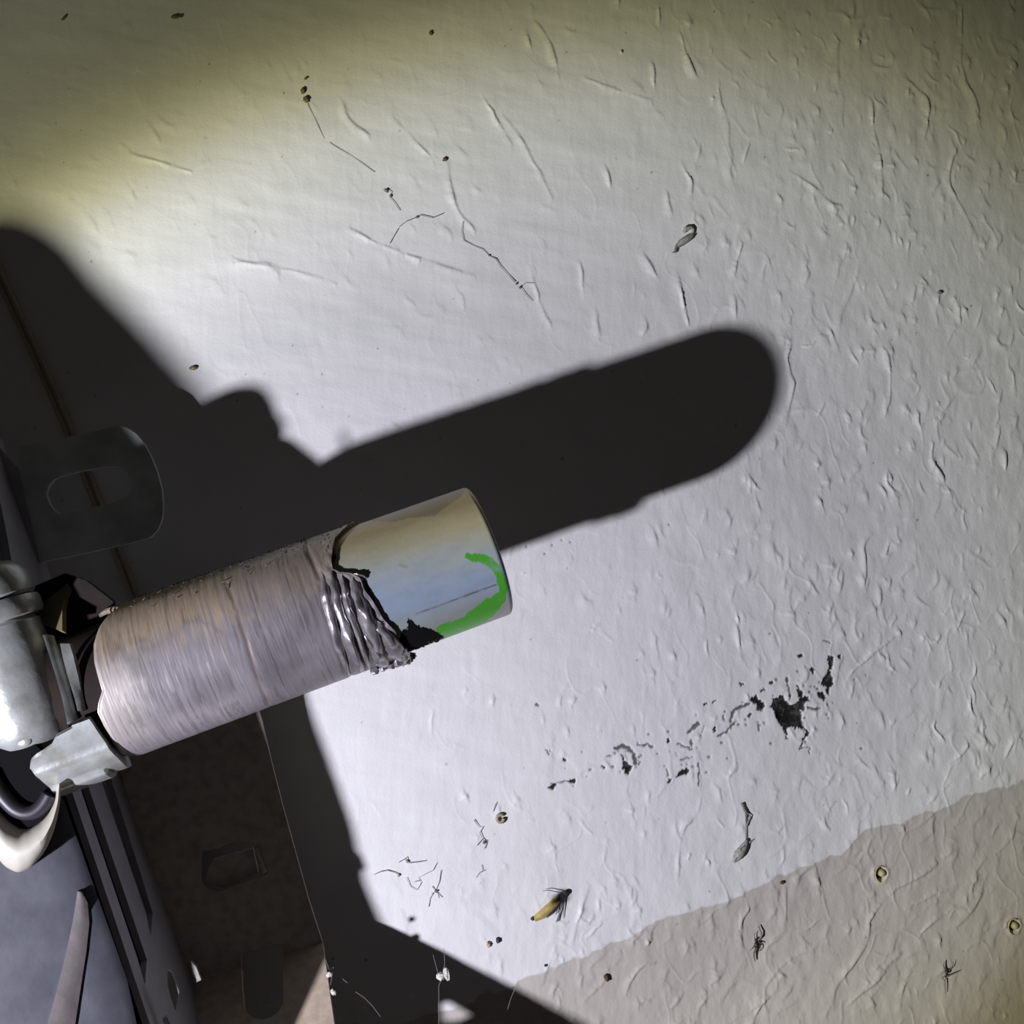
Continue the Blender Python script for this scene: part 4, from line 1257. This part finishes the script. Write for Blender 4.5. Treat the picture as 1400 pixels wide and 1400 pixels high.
# silk cocoon, upper right
cc1 = thing('silk_cocoon', 'crumpled grey silk cocoon on the upper right of the white wall', 'cocoon', wpt(935, 328, 0.0006))
MB().tube([wpt(x, y, 0.0007) for x, y in [(926, 336), (931, 331), (937, 328), (943, 324), (947, 319)]], [0.0004, 0.0008, 0.0009, 0.0007, 0.0003], 8).build('body', M_SILK, cc1, smooth=40)
MB().tube([wpt(x, y, 0.0007) for x, y in [(947, 319), (948, 314), (945, 311), (938, 313), (935, 318)]], [0.0003, 0.0003, 0.0005, 0.0007, 0.0004], 8).build('loop', M_SILK, cc1, smooth=40)
MB().tube([wpt(x, y, 0.0006) for x, y in [(927, 334), (924, 340), (923, 345), (919, 345)]], [0.0005, 0.00035, 0.0003, 0.0001], 7).build('tail', M_THREAD, cc1, smooth=40)
MB().tube([wpt(x, y, 0.0011) for x, y in [(928, 338), (936, 334), (944, 328), (948, 322)]], 0.00015, 5).build('silk_thread', M_THREAD, cc1, smooth=40)
# silk cocoon hanging lower right
cc2 = thing('silk_cocoon', 'greenish grey silk cocoon hanging by a thread above the beige band', 'cocoon', wpt(1012, 1165, 0.0006))
MB().tube([wpt(x, y, 0.0008) for x, y in [(1021, 1148), (1019, 1154), (1015, 1161), (1010, 1168), (1006, 1174), (1003, 1179)]], [0.0003, 0.0007, 0.0010, 0.0012, 0.0009, 0.0003], 9).build('body', M_SILK, cc2, smooth=40)
MB().tube([wpt(x, y, 0.0006) for x, y in [(1015, 1098), (1017, 1104), (1020, 1110), (1020, 1128), (1020, 1149)]], [0.00028, 0.00025, 0.0003, 0.0001, 0.00012], 6).build('hanging_thread', M_THREAD, cc2, smooth=40)
MB().tube([wpt(x, y, 0.0006) for x, y in [(1020, 1130), (1023, 1123), (1027, 1116), (1021, 1111)]], [0.0003, 0.00022, 0.00012, 0.0002], 6).build('side_thread', M_THREADL, cc2, smooth=40)
MB().tube([wpt(x, y, 0.0006) for x, y in [(1017, 1158), (1023, 1153), (1030, 1148)]], [0.0006, 0.0003, 0.00005], 6).build('wisp', M_SILK, cc2, smooth=40)
MB().tube([wpt(x, y, 0.0016) for x, y in [(1018, 1156), (1012, 1161), (1014, 1166), (1008, 1172), (1005, 1177)]], 0.00016, 5).build('silk_thread', M_THREAD, cc2, smooth=40)

# moth
mo = thing('moth', 'small yellow moth with a dark head resting on the white wall', 'moth', wpt(752, 1240, 0.0008))


def wedge(ptsL, ptsR, hts, name, m, base=0.0005):
    n = len(ptsL)
    vs = []
    for (a, b), h in zip(zip(ptsL, ptsR), hts):
        mid = ((a[0] + b[0]) / 2, (a[1] + b[1]) / 2)
        for k in range(7):
            t = k / 6
            x = a[0] + (b[0] - a[0]) * t; y = a[1] + (b[1] - a[1]) * t
            vs.append(wpt(x, y, base + h * math.sin(math.pi * t)))
    fs = [(i * 7 + k, i * 7 + k + 1, (i + 1) * 7 + k + 1, (i + 1) * 7 + k) for i in range(n - 1) for k in range(6)]
    fs += [(i * 7, (i + 1) * 7, (i + 1) * 7 + 6, i * 7 + 6) for i in range(n - 1)]
    fs += [tuple(range(7)), tuple((n - 1) * 7 + k for k in range(7))]
    return MB().add(vs, fs).build(name, m, mo, smooth=60)


wedge([(762, 1223), (752, 1232), (742, 1241), (733, 1249), (727, 1255)], [(768, 1231), (764, 1238), (757, 1246), (746, 1255), (733, 1260)], [0.0005, 0.0009, 0.0011, 0.0010, 0.0004], 'folded_wing', M_WING)
wedge([(766, 1232), (758, 1241), (751, 1249), (747, 1254)], [(769, 1233), (762, 1243), (754, 1251), (748, 1255)], [0.0006, 0.0009, 0.0008, 0.0002], 'wing_edge', M_MHEAD, 0.0007)
MB().ellipsoid(wpt(767, 1226, 0.0010), [(Rt * 0.85 + Up * 0.52) * 0.0013, (-Rt * 0.52 + Up * 0.85) * 0.0008, Fv * 0.0008], 12, 8).build('thorax', M_MHEAD, mo, smooth=70)
MB().ellipsoid(wpt(772.5, 1222, 0.0010), [Rt * 0.0007, Up * 0.0007, Fv * 0.0006], 12, 8).build('head', M_MHEAD, mo, smooth=70)
MB().ellipsoid(wpt(728.5, 1256, 0.0006), [Rt * 0.0006, Up * 0.0005, Fv * 0.0004], 8, 6).build('wing_tip', M_MHEAD, mo, smooth=70)
MB().tube([wpt(x, y, 0.0010) for x, y in [(769, 1221), (760, 1219), (750, 1217), (742, 1218)]], [0.00012, 0.0001, 0.0001, 0.00006], 5).build('antenna', M_MLEG, mo, smooth=60)
for L in [[(772, 1226), (771, 1238), (770, 1248), (770, 1256)], [(770, 1230), (767, 1242), (763, 1255), (760, 1261)], [(768, 1233), (766, 1245), (763, 1260)], [(765, 1236), (762, 1244), (760, 1250)]]:
    MB().tube([wpt(x, y, 0.0008 - 0.0001 * i) for i, (x, y) in enumerate(L)], [0.00016, 0.00013, 0.0001, 0.00006], 5).build('leg', M_MLEG, mo, smooth=60)


def spider(name, label, body, legs, m_b, m_l):
    t = thing(name, label, 'spider', wpt(*body[0][:2], 0.0006))
    nm = ['abdomen', 'head']
    for i, (x, y, rx_, ry_) in enumerate(body):
        MB().ellipsoid(wpt(x, y, 0.0007), [Rt * rx_ * 0.000177, Up * ry_ * 0.000177, Fv * min(rx_, ry_) * 0.000177], 10, 7).build(nm[i], m_b, t, smooth=70)
    for L, r in legs:
        n_ = len(L)
        MB().tube([wpt(x, y, 0.0006 + 0.0002 * math.sin(math.pi * i / (n_ - 1))) for i, (x, y) in enumerate(L)], [0.8 * r * (1 - 0.55 * i / (n_ - 1)) for i in range(n_)], 5).build('leg', m_l, t, smooth=60)
    return t


spider('spider', 'dark spider with curled legs on the beige band', [(1034, 1292, 3.0, 4.6), (1033.5, 1285.5, 2.0, 2.6)],
       [([(1036, 1286), (1041, 1281), (1041, 1275), (1037, 1266)], 0.00034), ([(1037, 1288), (1041, 1290), (1044, 1290)], 0.00024), ([(1036, 1291), (1040, 1294), (1040, 1298), (1036, 1302)], 0.0002),
        ([(1034, 1296), (1031, 1303), (1031, 1308), (1032, 1314)], 0.00040), ([(1031, 1293), (1028, 1297), (1024, 1300)], 0.00014), ([(1032, 1284), (1031, 1278), (1034, 1274)], 0.00014)], M_SPIDER, M_SLEG)
spider('spider', 'small dim spider in the darkening lower right corner', [(1294, 1329, 2.4, 3.6), (1293, 1335, 1.6, 1.6)],
       [([(1292, 1326), (1290, 1320), (1291, 1314)], 0.00026), ([(1295, 1335), (1302, 1332), (1311, 1328)], 0.00026), ([(1292, 1334), (1288, 1337), (1292, 1341)], 0.0002), ([(1292, 1339), (1292, 1346), (1293, 1358)], 0.00018),
        ([(1296, 1328), (1302, 1322), (1304, 1314)], 0.00014)], M_SPIDER, M_SLEG)

# wall plugs in their drill holes
for (x, y, lab) in [(1206, 1195, 'yellowed wall plug standing in a drilled hole of the beige band'), (1388, 1267, 'dim yellowed wall plug at the right rim of the picture')]:
    t = thing('wall_plug', lab, 'wall plug', at_y(x, y, 0.0))
    c0 = at_y(x - 1, y, 0.0) + np.array([0.0002, 0.0024, 0])
    MB().lathe(c0, (0.06, -1, 0.03), [(0, 0.0009), (0.0022, 0.00095), (0.0027, 0.0008), (0.0030, 0.0004)], 14).build('plug_body', M_PLUG, t, smooth=50)
    pts = [at_y(x - 1 + 8.5 * math.cos(a), y + 11 * math.sin(a), -0.00005) for a in np.linspace(1.7, 5.2, 14)]
    MB().tube(pts, [0.00018 + 0.0001 * random.random() for _ in pts], 6).build('broken_rim', M_PLUG, t, smooth=60)

# crumbs and fly specks big enough to pick out
for a in [(240, 23, 2.6, M_OLIVE, 'crumb', 'dark oblong crumb in the shaded top left', 'crumb', 2.2, 0), (247, 22, 2.0, M_OLIVE, 'crumb', 'tiny round crumb right beside the oblong one', 'crumb', 1.0, 0),
          (88, 24, 1.8, M_OLIVE, 'crumb', 'thin slanting crumb in the top left corner', 'crumb', 2.6, -45), (414, 124, 3.0, M_OLIVE, 'crumb', 'olive crumb at the head of the long faint web strand', 'crumb', 1.5, 80),
          (418, 136, 3.4, M_OLIVE, 'crumb', 'larger olive crumb just below the olive one', 'crumb', 1.4, 40), (418, 107, 1.8, M_OLIVE, 'crumb', 'tiny olive crumb above the two olive ones', 'crumb', 1.3, -40),
          (608, 218, 2.6, M_BROWN, 'crumb', 'brown speck of dirt on the pale upper wall', 'crumb', 1.1, 0), (849, 71, 2.2, M_DUST, 'crumb', 'single white crumb on the upper wall', 'crumb', 1.0, 0),
          (829, 1337, 3.2, M_BROWN, 'crumb', 'brown comma shaped crumb on the beige band', 'crumb', 1.5, 55), (681, 1286, 3.0, M_MHEAD, 'crumb', 'dark grey crumb below the moth', 'crumb', 1.4, 80),
          (668, 1291, 3.0, M_TAN, 'crumb', 'pale tan crumb left of the dark grey one', 'crumb', 1.3, 80), (746, 1320, 1.8, M_MHEAD, 'crumb', 'black dot of dirt above the lower paint edge', 'crumb', 1.0, 0),
          (1069, 1207, 2.2, M_BROWN, 'crumb', 'brown speck on the paint edge', 'crumb', 1.3, 20), (264, 503, 2.6, M_YZINC, 'crumb', 'yellow flake at the soft shadow edge', 'crumb', 2.0, 0),
          (589, 45, 2.4, M_OLIVE, 'crumb', 'olive speck near the top edge', 'crumb', 1.4, 70), (1285, 400, 2.6, M_THREAD, 'crumb', 'grey fleck high on the rough right of the wall', 'crumb', 1.2, 60)]:
    crumb(a[0], a[1], a[2], a[3], a[4], a[5], a[6], aspect=a[7], ang=a[8])
# crumbs caught in webs in front of the foot's shadow
crumb(602, 1335, 4.6, M_DUST, 'crumb', 'white crumb hanging in a web before the dark shadow', 'crumb', aspect=1.0, y=-0.030)
crumb(610, 1332, 4.2, M_DUST, 'crumb', 'tall white crumb hanging beside the other one in the web', 'crumb', aspect=1.9, ang=80, y=-0.030)
crumb(450, 1333, 3.0, M_DUST, 'crumb', 'white crumb clinging to the edge of the tan foot', 'crumb', aspect=1.1, y=-0.0215)
crumb(455, 1357, 3.6, M_DUST, 'crumb', 'lower white crumb clinging to the edge of the tan foot', 'crumb', aspect=1.2, ang=70, y=-0.0215)


def web(paths, name, label, r=0.00004, y=-0.03):
    c0 = at_y(*paths[0][0], y)
    mb = MB()
    for p in paths:
        mb.tube([at_y(a, b, y) - c0 for a, b in p], r, 4)
    o = mb.build(name, M_THREADL, None, smooth=60)
    o.location = c0
    return tag(o, label, 'web')


web([[(607, 1296), (608, 1318), (606, 1330), (600, 1348), (600, 1402)], [(601, 1338), (596, 1320), (592, 1305)]], 'hanging_web', 'thin web threads carrying the two white crumbs')
web([[(445, 1312), (450, 1326), (456, 1322), (452, 1345), (456, 1372)], [(455, 1355), (466, 1357)]], 'hanging_web', 'web threads along the edge of the tan foot', y=-0.020)
web([[(486, 1356), (498, 1364), (508, 1374), (520, 1390)], [(468, 1338), (475, 1344)]], 'hanging_web', 'stray web thread crossing the dark shadow', y=-0.03)
web([[(704, 1352), (698, 1366), (694, 1380)]], 'hanging_web', 'short web thread at the slanting shadow edge', y=-0.01)
